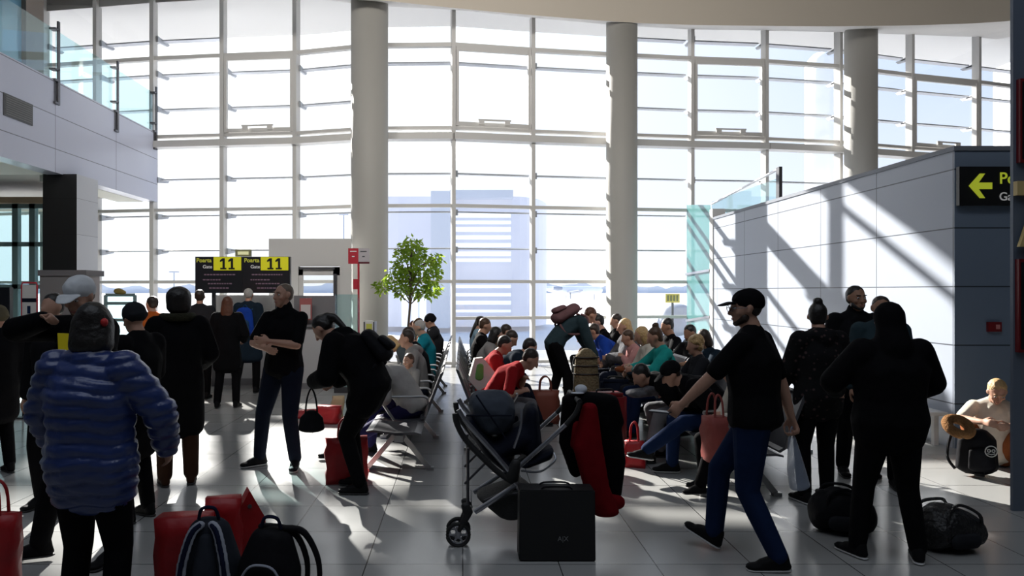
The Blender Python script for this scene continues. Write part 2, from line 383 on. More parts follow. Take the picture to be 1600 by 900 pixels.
SC.view_settings.view_transform = 'Standard'; SC.view_settings.look = 'None'
SC.view_settings.exposure = 0; SC.view_settings.gamma = 1
SC.cycles.use_denoising = True; SC.cycles.max_bounces = 8; SC.cycles.diffuse_bounces = 3; SC.cycles.transparent_max_bounces = 16
SC.cycles.sample_clamp_indirect = 4; SC.cycles.caustics_reflective = False; SC.cycles.caustics_refractive = False

# ---------------------------------------------------------------- floor, shell
def gridmat(name, col, jc, w_, h_, x0, y0, axes, rough=.5, jw=.006, var=.05, spec=.5, rvar=0):
    """flat panels with thin dark joints, in object coordinates"""
    m = bpy.data.materials.new(name); m.use_nodes = True; n = m.node_tree; b = n.nodes['Principled BSDF']
    t = n.nodes.new('ShaderNodeTexCoord'); s = n.nodes.new('ShaderNodeSeparateXYZ'); n.links.new(t.outputs['Object'], s.inputs[0])
    def M(op, a, b_=None):
        q = n.nodes.new('ShaderNodeMath'); q.operation = op
        for i, x in enumerate((a, b_)):
            if x is None: continue
            if isinstance(x, (int, float)): q.inputs[i].default_value = x
            else: n.links.new(x, q.inputs[i])
        return q.outputs[0]
    js = []; ids = []
    for ax, c0, p in ((axes[0], x0, w_), (axes[1], y0, h_)):
        v = M('DIVIDE', M('SUBTRACT', s.outputs[ax], c0), p); fr = M('FRACT', v); ids.append(M('FLOOR', v))
        d = M('MULTIPLY', M('MINIMUM', fr, M('SUBTRACT', 1, fr)), p); js.append(M('LESS_THAN', d, jw/2))
    j = M('MAXIMUM', js[0], js[1])
    wn = n.nodes.new('ShaderNodeTexWhiteNoise'); wn.noise_dimensions = '2D'; cb = n.nodes.new('ShaderNodeCombineXYZ')
    n.links.new(ids[0], cb.inputs[0]); n.links.new(ids[1], cb.inputs[1]); n.links.new(cb.outputs[0], wn.inputs['Vector'])
    a = n.nodes.new('ShaderNodeMix'); a.data_type = 'RGBA'; a.inputs[6].default_value = tuple(x*(1-var) for x in col)+(1,); a.inputs[7].default_value = tuple(x*(1+var) for x in col)+(1,)
    n.links.new(wn.outputs['Value'], a.inputs[0])
    c = n.nodes.new('ShaderNodeMix'); c.data_type = 'RGBA'; n.links.new(j, c.inputs[0]); n.links.new(a.outputs[2], c.inputs[6]); c.inputs[7].default_value = (*jc, 1)
    n.links.new(c.outputs[2], b.inputs['Base Color']); b.inputs['Specular IOR Level'].default_value = spec
    if rvar:
        nz = n.nodes.new('ShaderNodeTexNoise'); nz.inputs['Scale'].default_value = 3.5; nz.inputs['Detail'].default_value = 5; n.links.new(t.outputs['Object'], nz.inputs['Vector'])
        n.links.new(M('ADD', M('MULTIPLY', nz.outputs['Fac'], rvar), rough-rvar/2), b.inputs['Roughness'])
    else: b.inputs['Roughness'].default_value = rough
    return m
M_floor = gridmat('polished stone floor tiles', (.38, .38, .37), (.05, .05, .05), .6, .6, 0, 5.03, (0, 1), rough=.22, jw=.007, var=.06, rvar=.12)
bm = NB(); box(bm, (-14, -7, -.2), (16.8, 20.2, 0)); tag(link('floor', bm, M_floor), kind='structure')
M_ceil = mat('warm grey ceiling plaster', (.62, .56, .48), .9)
M_wallw = mat('white plaster', (.6, .6, .6), .85)
M_dkwall = mat('dim wall', (.10, .10, .105), .9)
bm = NB(); box(bm, (-14, -7, 9.3), (16.6, 19.8, 9.5)); tag(link('ceiling', bm, M_dkwall), kind='structure')
bm = NB(); box(bm, (-14.2, -7.2, 0), (16.8, -7, 9.3)); tag(link('wall_back', bm, M_dkwall), kind='structure')
bm = NB(); box(bm, (-14.2, -7, 0), (-14, 18.2, 9.3)); tag(link('wall_left', bm, M_wallw), kind='structure')
bm = NB(); box(bm, (16.6, -7, 0), (16.8, 19.9, 9.3)); tag(link('wall_right', bm, M_dkwall), kind='structure')

# facade polyline measured from the long beam
def fd(px):
    t = [(-40, 18.2), (0, 17.9), (80, 17.5), (150, 17.3), (245, 17.0), (349, 16.8), (463, 16.6), (552, 16.2), (608, 16.0), (708, 16.05), (832, 16.4), (948, 16.7), (1080, 17.0), (1195, 17.2), (1310, 17.6), (1420, 18.3), (1525, 18.9), (1640, 19.6)]
    return float(np.interp(px, [a for a, b in t], [b for a, b in t]))
MUL = [-30, 70, 152, 240, 349, 463, 578, 708, 832, 958, 1080, 1195, 1310, 1422, 1526, 1640]
FP = [V((PX(p, fd(p)), fd(p), 0)) for p in MUL]
FP[0] = V((-14, 18.45, 0)); FP[-1] = V((16.5, 19.8, 0))
ZT = [9.1, 9.1, 9.1, 9.0, 8.85, 8.6, 8.15, 8.05, 8.0, 7.95, 7.95, 8.0, 8.1, 8.3, 8.45, 8.5]
TR = [.08, 1.09, 1.92, 3.63, 5.38, 7.25]
for i in range(len(MUL)-1):
    a, b = FP[i], FP[i+1]; d = (b-a).normalized(); n = V((d.y, -d.x, 0))   # n points into the hall
    if n.y > 0: n = -n
    bm = NB(); zt = max(ZT[i], ZT[i+1])
    def mull(p, z0, z1, wd=.085, dp_=.20):
        prism(bm, [p-d*wd/2+n*dp_/2+V((0, 0, z0)), p+d*wd/2+n*dp_/2+V((0, 0, z0)), p+d*wd/2-n*dp_/2+V((0, 0, z0)), p-d*wd/2-n*dp_/2+V((0, 0, z0))], (0, 0, z1-z0))
    mull(a, 0, zt, .10 if i < 6 else .085)
    for z in TR:
        if z in (1.09,) and MUL[i] < 600: continue
        hh = .09 if z == 7.25 else .07
        bar(bm, a+V((0, 0, z)), b+V((0, 0, z)), .12, hh)
    bar(bm, a+V((0, 0, 5.17))+n*.08, b+V((0, 0, 5.17))+n*.08, .30, .15)      # the long ledge at mid height
    fr = tag(link('window_%d' % (i+1), bm, M_alu), kind='structure')
    bm = NB(); q = n*.004
    vs = [bm.verts.new(p) for p in (a+V((0, 0, .05)), b+V((0, 0, .05)), b+V((0, 0, zt)), a+V((0, 0, zt)))]; bm.faces.new(vs)
    link('window_pane', bm, M_glass, fr)
    if i in (4, 7, 10, 13):       # the opening sashes with their push bars
        bm = NB(); z0, z1 = 5.42, 7.2
        for s_ in (a+d*.09, b-d*.09): bar(bm, s_+n*.05+V((0, 0, z0)), s_+n*.05+V((0, 0, z1)), .09, .06, up=d)
        for z in (z0+.05, z1-.04): bar(bm, a+d*.05+n*.05+V((0, 0, z)), b-d*.05+n*.05+V((0, 0, z)), .06, .09)
        sa = link('sash', bm, M_alu, fr)
        bm = NB(); m_ = (a+b)/2+n*.14; bar(bm, m_-d*.38+V((0, 0, 5.56)), m_+d*.38+V((0, 0, 5.56)), .03, .035)
        for k in (-.3, .3): bar(bm, m_+d*k+V((0, 0, 5.46)), m_+d*k+V((0, 0, 5.56)), .12, .04)
        link('handle', bm, M_alu, sa)
# soffit above the glass, and the curved bulkhead in front of it
ZF = 7.6; FE = [(p, (ZF-CH)*F/(CY-q)) for p, q in ((-260, -110), (100, -62), (400, -22), (610, 2), (800, 21), (1000, 36), (1160, 40), (1326, 41), (1480, 38), (1585, 32), (1800, 12))]
fe = smoothpts([(PX(p, y), y, ZF) for p, y in FE], 5)
bm = NB(); A = [bm.verts.new(p) for p in fe]; Bv = [bm.verts.new(p+V((0, 0, 1.7))) for p in fe]
fo = [V((q.x*1.0, y.y, float(np.interp(q.x, [f.x for f in FP], ZT)))) for q, y in zip(fe, [V((0, float(np.interp(q.x, [f.x for f in FP], [f.y for f in FP])), 0)) for q in fe])]
Cv = [bm.verts.new(p) for p in fo]
for k in range(len(fe)-1):
    bm.faces.new((A[k], A[k+1], Bv[k+1], Bv[k])); f = bm.faces.new((A[k], A[k+1], Cv[k+1], Cv[k])); f.material_index = 1
tag(link('trim_1', bm, [M_ceil, mat('soffit white', (.62, .60, .58), .8)]), kind='structure')
# eave outside
bm = NB()
for i in range(len(FP)-1):
    a, b = FP[i], FP[i+1]; prism(bm, [a+V((0, 0, 8.6)), b+V((0, 0, 8.6)), b+V((0, 2.5, 8.6)), a+V((0, 2.5, 8.6))], (0, 0, .3))
tag(link('trim_2', bm, M_alu), kind='structure')

# louvres outside the glass, one blade per bay and level
M_louv = mat('pale grey louvre blade', (.38, .40, .44), .5)
ordn = ['first', 'second', 'third', 'fourth', 'fifth', 'sixth', 'seventh', 'eighth', 'ninth', 'tenth', 'eleventh', 'twelfth', 'thirteenth', 'fourteenth', 'fifteenth']
LZ = [2.66, 3.50, 4.38, 5.25, 6.08, 6.92, 7.75]
for i in range(1, len(MUL)-1):
    a, b = FP[i], FP[i+1]; d = (b-a).normalized()
    for k, z in enumerate(LZ):
        if k == 4 and i in (6, 7, 8): continue
        if k in (6,) and 4 <= i <= 8: continue
        bm = NB(); o_ = V((0, .22, z)); t0, t1 = a+d*.06, b-d*.06
        prism(bm, [t0+o_, t1+o_, t1+o_+V((0, .25, .02)), t0+o_+V((0, .25, .02))], (0, 0, .03))
        lv = tag(link('sun_louvre', bm, M_louv), 'grey sun louvre outside the %s glass bay from the left, %s blade up' % (ordn[i], ordn[k]), 'louvre', 'sun louvres outside the glass wall')
        bm = NB(); prism(bm, [t0+V((0, .02, z-.09)), t0+V((0, .02, z+.05)), t0+V((0, .70, z+.07)), t0+V((0, .60, z-.01))], d*.05)
        link('bracket', bm, M_louv, lv)

# round columns
M_col = mat('white painted column', (.40, .39, .365), .6, var=.03, bscale=2)
cols = [(577.5, 15.2, .395, 'nearest the gate desk, beside the potted tree'), (971.5, 16.0, .345, 'in the middle of the glass wall'), (1345, 16.9, .355, 'rising behind the white panelled wall at right')]
for px, y, r, s_ in cols:
    bm = NB(); lathe(bm, [(r+.03, 0), (r+.03, .12), (r, .13), (r, 4.0), (r, 7.9)], (PX(px, y), y, 0), 40)
    tag(link('round_column', bm, M_col, smooth=False), 'tall round white column '+s_, 'column', 'round white columns')
for o in bpy.data.objects:
    if o.name.startswith('round_column'):
        o.data.polygons.foreach_set('use_smooth', [len(p.vertices) == 4 for p in o.data.polygons])

# ---------------------------------------------------------------- right panelled wall block
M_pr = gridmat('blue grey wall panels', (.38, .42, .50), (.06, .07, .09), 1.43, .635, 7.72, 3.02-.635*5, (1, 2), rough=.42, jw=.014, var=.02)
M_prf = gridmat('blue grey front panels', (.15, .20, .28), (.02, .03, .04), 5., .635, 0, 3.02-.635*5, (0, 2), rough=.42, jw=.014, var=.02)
XW = 5.32; YW = 7.7
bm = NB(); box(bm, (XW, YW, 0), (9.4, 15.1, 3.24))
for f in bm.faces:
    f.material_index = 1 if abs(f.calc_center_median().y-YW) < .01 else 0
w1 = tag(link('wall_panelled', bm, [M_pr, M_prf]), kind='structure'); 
bm = NB(); box(bm, (XW-.015, YW-.015, 3.22), (9.4, 15.1, 3.27)); tag(link('trim_3', bm, mat('grey parapet cap', (.16, .18, .22), .5)), kind='structure')
# far end: white pier and teal glass
bm = NB(); box(bm, (XW-.02, 15.1, 0), (XW+.25, 15.28, 3.45)); tag(link('trim_4', bm, M_wallw), kind='structure')
bm = NB(); vs = [bm.verts.new(p) for p in ((XW, 15.28, 0), (XW, 16.9, 0), (XW, 16.9, 3.75), (XW, 15.28, 3.55))]; bm.faces.new(vs)
mt = mat('frosted green glass', (.09, .25, .25), .25, alpha=.86)
g = tag(link('glass_partition', bm, mt), 'frosted green glass partition at the far end of the white panelled wall', 'partition')
bm = NB()
for z0, z1 in ((.9, 1.15), (2.0, 2.15)): bar(bm, (XW-.02, 15.28, z1), (XW-.02, 16.9, z0+.1), .03, .05)
link('rail', bm, M_chrome, g)
# glass balustrade on top of the block
g = empty('glass_balustrade', (XW+.6, 15, 3.27), 0, 'clear glass balustrade with one dark post above the white panelled wall', 'balustrade')
bm = NB(); box(bm, (-.005, -1.6, 0), (.005, 1.9, .55)); link('glass_pane', bm, M_teal, g)
bm = NB(); box(bm, (-.03, -1.75, -.05), (.03, -1.62, .75)); link('post', bm, M_steel, g)
bm = NB(); tube(bm, [(0, -1.7, .72), (0, 1.9, .5)], .025); link('handrail', bm, M_chrome, g)
# gate sign on the block's front
M_sign = mat('black sign face', (.008, .009, .011), .4); M_yel = mat('yellow lettering', (.52, .60, .04), .5, emit=.35); M_wl = mat('white lettering', (.6, .6, .6), .5, emit=.2)
sg = empty('gate_sign', (PX(1492, YW), YW-.02, 0), 0, 'black gate sign with yellow arrow and lettering on the blue grey wall', 'sign')
z0, z1 = PZ(322, YW), PZ(262, YW)
bm = NB(); box(bm, (0, -.05, z0), (1.25, 0, z1)); link('panel', bm, M_sign, sg)
zc = PZ(292, YW); k = YW/F
bm = NB(); ax = 14*k
prism(bm, [(ax, -.06, zc), (ax+17*k, -.06, zc+19*k), (ax+25*k, -.06, zc+19*k), (ax+15*k, -.06, zc+5*k), (ax+36*k, -.06, zc+5*k), (ax+36*k, -.06, zc-5*k), (ax+15*k, -.06, zc-5*k), (ax+25*k, -.06, zc-19*k), (ax+17*k, -.06, zc-19*k)], (0, .008, 0))
link('arrow', bm, M_yel, sg)
text('lettering', 'Poarta', 25*k, (61*k, -.055, PZ(281, YW)), (R(90), 0, 0), M_yel, sg, 'LEFT', bold=.002)
text('lettering', 'Gate', 18*k, (61*k, -.055, PZ(309, YW)), (R(90), 0, 0), M_wl, sg, 'LEFT', bold=.001)
M_red = mat('red sign enamel', (.16, .008, .012), .4)
bm = NB(); box(bm, (PX(1541, YW), YW-.03, PZ(518, YW)), (PX(1562, YW), YW, PZ(503, YW)))
o = tag(link('call_point', bm, M_red), 'small dark red call point on the blue grey wall above the seated boy', 'call point')
bm = NB(); box(bm, (PX(1553, YW), YW-.034, PZ(514, YW)), (PX(1559, YW), YW-.03, PZ(507, YW))); link('button', bm, mat('pale pink', (.5, .2, .2), .5), o)
# low white bench rail along the panelled wall
b_ = empty('low_bench', (0, 0, 0), 0, 'low white metal bench along the foot of the panelled wall', 'bench')
bm = NB(); box(bm, (4.85, 7.75, .34), (5.28, 9.6, .38)); link('seat', bm, M_wallw, b_)
for y in (7.85, 8.7, 9.5):
    for x in (4.9, 5.2): bm = NB(); box(bm, (x, y, 0), (x+.05, y+.05, .34)); link('leg', bm, M_wallw, b_)
# dark pier at the right edge with its panels
M_pier = mat('slate grey pier paint', (.13, .16, .21), .5)
bm = NB(); box(bm, (PX(1583, 5.5), 5.5, 0), (5.3, 5.53, 9.3)); tag(link('trim_5', bm, M_pier), kind='structure')
p_ = empty('wall_notice', (PX(1589, 5.48), 5.5, 0), 0, 'dark notice board with red rim on the slate pier, lower of two', 'notice')
bm = NB(); box(bm, (0, -.04, PZ(550, 5.5)), (.5, 0, PZ(405, 5.5))); link('frame', bm, M_red, p_)
bm = NB(); box(bm, (.015, -.045, PZ(545, 5.5)), (.49, -.03, PZ(410, 5.5))); link('panel', bm, M_sign, p_)
p_ = empty('wall_notice', (PX(1591, 5.48), 5.5, 0), 0, 'dark notice board with red rim on the slate pier, upper of two', 'notice')
bm = NB(); box(bm, (0, -.04, PZ(255, 5.5)), (.5, 0, PZ(125, 5.5))); link('frame', bm, M_red, p_)
bm = NB(); box(bm, (.015, -.045, PZ(250, 5.5)), (.49, -.03, PZ(130, 5.5))); link('panel', bm, M_sign, p_)
M_buff = mat('buff yellow card', (.62, .47, .20), .6)
bm = NB(); z = PZ(386, 5.5); x = PX(1584, 5.5); prism(bm, [(x, 5.44, z), (x+.09, 5.44, z+.27), (x+.35, 5.44, z+.27), (x+.35, 5.44, z)], (0, .03, 0))
tag(link('wall_sign', bm, M_buff), 'buff yellow slanted sign on the slate pier between the two red rimmed boards', 'sign')
bm = NB(); box(bm, (PX(1588, 5.46), 5.45, PZ(305, 5.46)), (PX(1588, 5.46)+.35, 5.49, PZ(283, 5.46))); tag(link('wall_sign', bm, M_buff), 'small buff yellow sign under the upper red rimmed board', 'sign')

# ---------------------------------------------------------------- left mezzanine
XM = -7.3
M_pl = gridmat('grey lilac fascia panels', (.46, .48, .58), (.10, .10, .13), 2.24, .60, 12.75, 3.83+.42-.6*3, (1, 2), rough=.3, jw=.014, var=.02)
bm = NB(); box(bm, (XM-.3, -7, 3.83), (XM, 17.0, 5.48)); tag(link('wall_mezzanine', bm, M_pl), kind='structure')
bm = NB(); box(bm, (-14, -7, 3.95), (XM-.3, 17.3, 4.3)); tag(link('floor_mezzanine', bm, mat('mezzanine soffit', (.42, .42, .40), .7)), kind='structure')
bm = NB(); box(bm, (XM-1.5, 10.0, 3.86), (XM-.35, 13.2, 3.94)); box(bm, (XM-.9, 13.8, 3.82), (XM-.3, 16.9, 3.95)); tag(link('trim_6', bm, mat('pale soffit', (.75, .75, .70), .7)), kind='structure')
g = empty('glass_balustrade', (XM-.06, 0, 0), 0, 'clear green tinted glass balustrade with dark posts along the mezzanine edge', 'balustrade')
edges = [(-1, 8.3), (8.4, 10.55), (10.65, 12.75), (12.87, 14.95), (15.07, 16.88)]
for a_, b2 in edges:
    bm = NB(); box(bm, (-.006, a_, 5.485), (.006, b2, 6.42)); link('glass_pane', bm, M_teal, g)
for y in (10.6, 12.81, 15.01, 16.9):
    bm = NB(); box(bm, (.07, y-.03, 5.05), (.10, y+.03, 6.55)); box(bm, (.05, y-.10, 5.05), (.07, y-.04, 5.5)); box(bm, (.02, y-.12, 5.05), (.1, y-.03, 5.09)); box(bm, (.02, y-.12, 5.46), (.1, y-.03, 5.5))
    box(bm, (-.02, y-.12, 6.38), (.1, y+.02, 6.41)); box(bm, (-.02, y-.12, 5.66), (.1, y+.02, 5.69)); link('post', bm, M_steel, g)
bm = NB(); ya, yb = 723*0+XM*-F/(CX-5), XM*-F/(CX-50)
box(bm, (XM, ya, 4.50), (XM+.015, yb, 4.86)); o = tag(link('air_vent', bm, mat('dark vent frame', (.05, .05, .05), .5)), 'dark rectangular air vent in the mezzanine fascia', 'vent')
bm = NB()
for k in range(9): box(bm, (XM+.012, ya+.04, 4.53+k*.036), (XM+.022, yb-.04, 4.545+k*.036))
link('grille', bm, mat('grey vent slats', (.13, .13, .12), .5), o)
# pier under the mezzanine
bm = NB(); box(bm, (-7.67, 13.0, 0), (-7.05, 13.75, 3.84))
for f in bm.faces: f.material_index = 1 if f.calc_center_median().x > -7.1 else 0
tag(link('trim_7', bm, [gridmat('pier panels painted as shaded', (.012, .012, .013), (.001, .001, .001), 5, .66, 0, .1, (0, 2), rough=.4), gridmat('pier panels painted as lit', (.46, .47, .50), (.15, .15, .16), 5, .66, 0, .1, (1, 2), rough=.5)]), kind='structure')  # shade painted in: front face near black, side face pale as if lit
# green glass enclosure behind, left
M_tealf = mat('green grey framing', (.17, .25, .26), .5)
g = empty('glass_booth', (0, 14.6, 0), 0, 'green framed glass enclosure under the mezzanine at far left', 'enclosure')
bm = NB()
for x in (-10.8, -9.85, -9.25, -8.9, -8.62): box(bm, (x, 0, 0), (x+.12, .12, 3.5))
for z in (.9, 1.75, 2.62, 3.4): box(bm, (-12, 0, z), (-8.5, .1, z+.09))
link('frame', bm, M_tealf, g)
bm = NB(); box(bm, (-12, .05, 0), (-8.5, .06, 3.45)); link('glass_pane', bm, M_teal, g)
bm = NB(); box(bm, (-12, -.1, 3.5), (-8.3, 1.5, 3.62)); link('roof', bm, mat('warm wood strip', (.42, .30, .2), .6), g)
# mezzanine blue glass screen high at left
g = empty('glass_screen', (-9.6, 0, 0), 0, 'blue tinted glass screen standing on the mezzanine at top left', 'screen')
bm = NB(); box(bm, (-.02, 9.0, 4.3), (.02, 15.5, 9.0)); link('glass_pane', bm, mat('blue screen glass', (.16, .34, .48), .2, alpha=.75), g)
bm = NB(); box(bm, (-.06, 15.45, 4.3), (.12, 16.1, 9.2)); link('post', bm, mat('brown post', (.16, .13, .11), .6), g)
# ---------------------------------------------------------------- exterior seen through the glass
M_tar = mat('pale apron concrete', (.75, .75, .76), .9, var=.05, bscale=.05)
bm = NB(); box(bm, (-300, 20.2, -.3), (300, 900, -.25)); tag(link('ground', bm, M_tar), kind='structure')
M_hz = mat('hazy distant trees', (.60, .63, .68), 1, emit=.12)  # distance haze put into the pale colour and a slight glow
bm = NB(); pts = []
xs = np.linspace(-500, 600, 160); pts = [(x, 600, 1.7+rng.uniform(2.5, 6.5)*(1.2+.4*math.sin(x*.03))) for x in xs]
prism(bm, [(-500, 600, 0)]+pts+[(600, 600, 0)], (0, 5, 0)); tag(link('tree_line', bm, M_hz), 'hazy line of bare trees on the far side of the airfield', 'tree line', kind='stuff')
M_tw = mat('hazy grey cladding', (.50, .52, .60), .6, emit=.55); M_tw2 = mat('hazy window strip', (.80, .84, .90), .3, emit=.7); M_tw3 = mat('hazy darker strip', (.42, .46, .54), .5, emit=.5)  # glare haze painted on the tower through pale colours and emission
YT = 34.
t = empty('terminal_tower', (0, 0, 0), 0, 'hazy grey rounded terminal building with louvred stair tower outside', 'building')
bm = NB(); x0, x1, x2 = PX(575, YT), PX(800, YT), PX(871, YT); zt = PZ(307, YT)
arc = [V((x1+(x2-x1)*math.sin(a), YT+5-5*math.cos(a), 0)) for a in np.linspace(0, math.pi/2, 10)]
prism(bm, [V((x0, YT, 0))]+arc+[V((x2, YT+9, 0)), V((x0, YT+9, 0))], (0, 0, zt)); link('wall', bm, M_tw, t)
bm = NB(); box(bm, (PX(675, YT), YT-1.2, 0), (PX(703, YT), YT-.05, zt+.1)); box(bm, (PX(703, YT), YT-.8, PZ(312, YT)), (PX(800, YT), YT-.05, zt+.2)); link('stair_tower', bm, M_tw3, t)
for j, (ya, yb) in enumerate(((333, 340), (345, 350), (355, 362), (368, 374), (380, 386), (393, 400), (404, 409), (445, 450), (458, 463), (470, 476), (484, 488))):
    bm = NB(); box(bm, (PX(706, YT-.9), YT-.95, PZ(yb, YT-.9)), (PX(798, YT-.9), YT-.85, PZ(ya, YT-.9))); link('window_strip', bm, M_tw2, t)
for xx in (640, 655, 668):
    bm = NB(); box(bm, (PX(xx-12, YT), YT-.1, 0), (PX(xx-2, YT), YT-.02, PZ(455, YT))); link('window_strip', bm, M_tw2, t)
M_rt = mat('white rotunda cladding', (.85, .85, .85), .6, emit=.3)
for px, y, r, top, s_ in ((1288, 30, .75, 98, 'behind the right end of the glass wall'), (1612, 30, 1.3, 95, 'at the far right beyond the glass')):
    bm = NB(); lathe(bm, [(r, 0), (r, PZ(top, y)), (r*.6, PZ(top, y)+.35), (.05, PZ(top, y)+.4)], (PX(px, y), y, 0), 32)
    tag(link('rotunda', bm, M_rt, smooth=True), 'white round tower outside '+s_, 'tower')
# small airplane on the apron
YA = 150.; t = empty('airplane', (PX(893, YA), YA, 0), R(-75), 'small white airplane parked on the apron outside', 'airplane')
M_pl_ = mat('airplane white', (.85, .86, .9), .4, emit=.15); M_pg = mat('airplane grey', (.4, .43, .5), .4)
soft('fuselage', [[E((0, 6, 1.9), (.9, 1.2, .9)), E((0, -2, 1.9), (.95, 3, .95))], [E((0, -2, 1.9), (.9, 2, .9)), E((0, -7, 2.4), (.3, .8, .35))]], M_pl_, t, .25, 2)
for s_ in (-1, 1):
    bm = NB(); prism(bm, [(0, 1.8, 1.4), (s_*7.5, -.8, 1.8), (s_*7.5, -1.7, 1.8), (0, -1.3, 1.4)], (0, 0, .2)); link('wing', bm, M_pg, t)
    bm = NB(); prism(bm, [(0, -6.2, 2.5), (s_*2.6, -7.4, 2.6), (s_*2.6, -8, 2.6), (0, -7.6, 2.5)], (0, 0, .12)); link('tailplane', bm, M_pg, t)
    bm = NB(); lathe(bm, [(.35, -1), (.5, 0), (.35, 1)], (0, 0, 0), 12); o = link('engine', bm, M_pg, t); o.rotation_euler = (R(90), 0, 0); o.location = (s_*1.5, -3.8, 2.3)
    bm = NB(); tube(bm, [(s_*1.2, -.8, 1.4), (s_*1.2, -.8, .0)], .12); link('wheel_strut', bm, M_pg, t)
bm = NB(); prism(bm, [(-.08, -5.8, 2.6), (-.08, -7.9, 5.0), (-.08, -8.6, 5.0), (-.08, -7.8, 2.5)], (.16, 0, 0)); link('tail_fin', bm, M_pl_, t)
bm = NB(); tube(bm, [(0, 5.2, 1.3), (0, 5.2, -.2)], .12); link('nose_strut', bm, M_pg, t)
# patterned notice outside at the right
YN = 22.; t = empty('apron_sign', (PX(1051, YN), YN, 0), 0, 'small yellow green patterned sign on a post outside the glass', 'sign')
bm = NB(); zc = PZ(466, YN); box(bm, (-.22, 0, zc-.14), (.22, .04, zc+.14)); link('panel', bm, mat('sign ochre', (.55, .50, .12), .6), t)
for k in range(4):
    bm = NB(); box(bm, (-.17+k*.095, -.02, zc-.09), (-.12+k*.095, 0, zc+.09)); link('stripe', bm, mat('sign dark stripe', (.15, .17, .08), .6), t)
bm = NB(); bar(bm, (0, .02, -.25), (0, .02, zc-.14), .06); link('post', bm, M_steel, t)
# baggage carts outside as hazy dark blocks
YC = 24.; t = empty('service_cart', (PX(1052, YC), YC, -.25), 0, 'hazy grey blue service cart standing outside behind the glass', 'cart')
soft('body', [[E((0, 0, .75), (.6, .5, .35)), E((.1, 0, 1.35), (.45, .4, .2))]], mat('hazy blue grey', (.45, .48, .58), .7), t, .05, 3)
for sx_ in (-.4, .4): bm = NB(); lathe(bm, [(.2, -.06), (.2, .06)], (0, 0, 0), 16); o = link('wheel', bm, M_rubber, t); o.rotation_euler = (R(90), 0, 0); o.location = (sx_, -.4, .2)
# tall mast in the far distance
for px, top in ((272, 425), (537, 335)):
    y = 120.; bm = NB(); tube(bm, [(PX(px, y), y, -.25), (PX(px, y), y, PZ(top, y))], .12); tube(bm, [(PX(px, y)-.8, y, PZ(top, y)), (PX(px, y)+.8, y, PZ(top, y))], .12)
    tag(link('light_mast', bm, M_pg), 'thin light mast on the airfield, %s' % ('far left beyond the desk screens' if px < 400 else 'just left of the nearest round column'), 'mast')

# ---------------------------------------------------------------- gate area
M_lg = mat('light grey laminate', (.42, .42, .43), .5); M_mg = mat('mid grey laminate', (.16, .16, .17), .5); M_pt = mat('white partition', (.62, .61, .60), .7)
YG = 14.4
bm = NB(); x0, x1 = PX(420, YG), PX(548, YG); zt = PZ(373, YG); xd0, xd1 = PX(466, YG), PX(531, YG)
box(bm, (x0, YG, 0), (xd0, YG+.12, zt)); box(bm, (xd1, YG, 0), (x1, YG+.12, zt)); box(bm, (xd0, YG, PZ(416, YG)), (xd1, YG+.12, zt))
tag(link('wall_partition', bm, M_pt), kind='structure')
bm = NB()
for a_, b2 in ((xd0, xd0+.09), (xd1-.14, xd1)): box(bm, (a_, YG+.03, 0), (b2, YG+.08, PZ(417, YG)))
box(bm, (xd0, YG+.03, PZ(430, YG)), (xd1, YG+.08, PZ(417, YG))); box(bm, (xd0, YG+.03, 0), (xd1, YG+.08, 1.0))
d_ = tag(link('door_1', bm, M_pt), kind='structure')
bm = NB(); box(bm, (xd1-.12, YG-.03, .9), (xd1-.06, YG+.03, PZ(428, YG))); link('door_handle', bm, M_steel, d_)
bm = NB(); box(bm, (xd0+.02, YG-.04, PZ(421, YG)), (xd1-.1, YG, PZ(418, YG))); link('door_closer', bm, M_steel, d_)
bm = NB(); box(bm, (xd0+.1, YG+.05, 1.0), (xd1-.14, YG+.06, PZ(430, YG))); link('door_pane', bm, M_glass, d_)
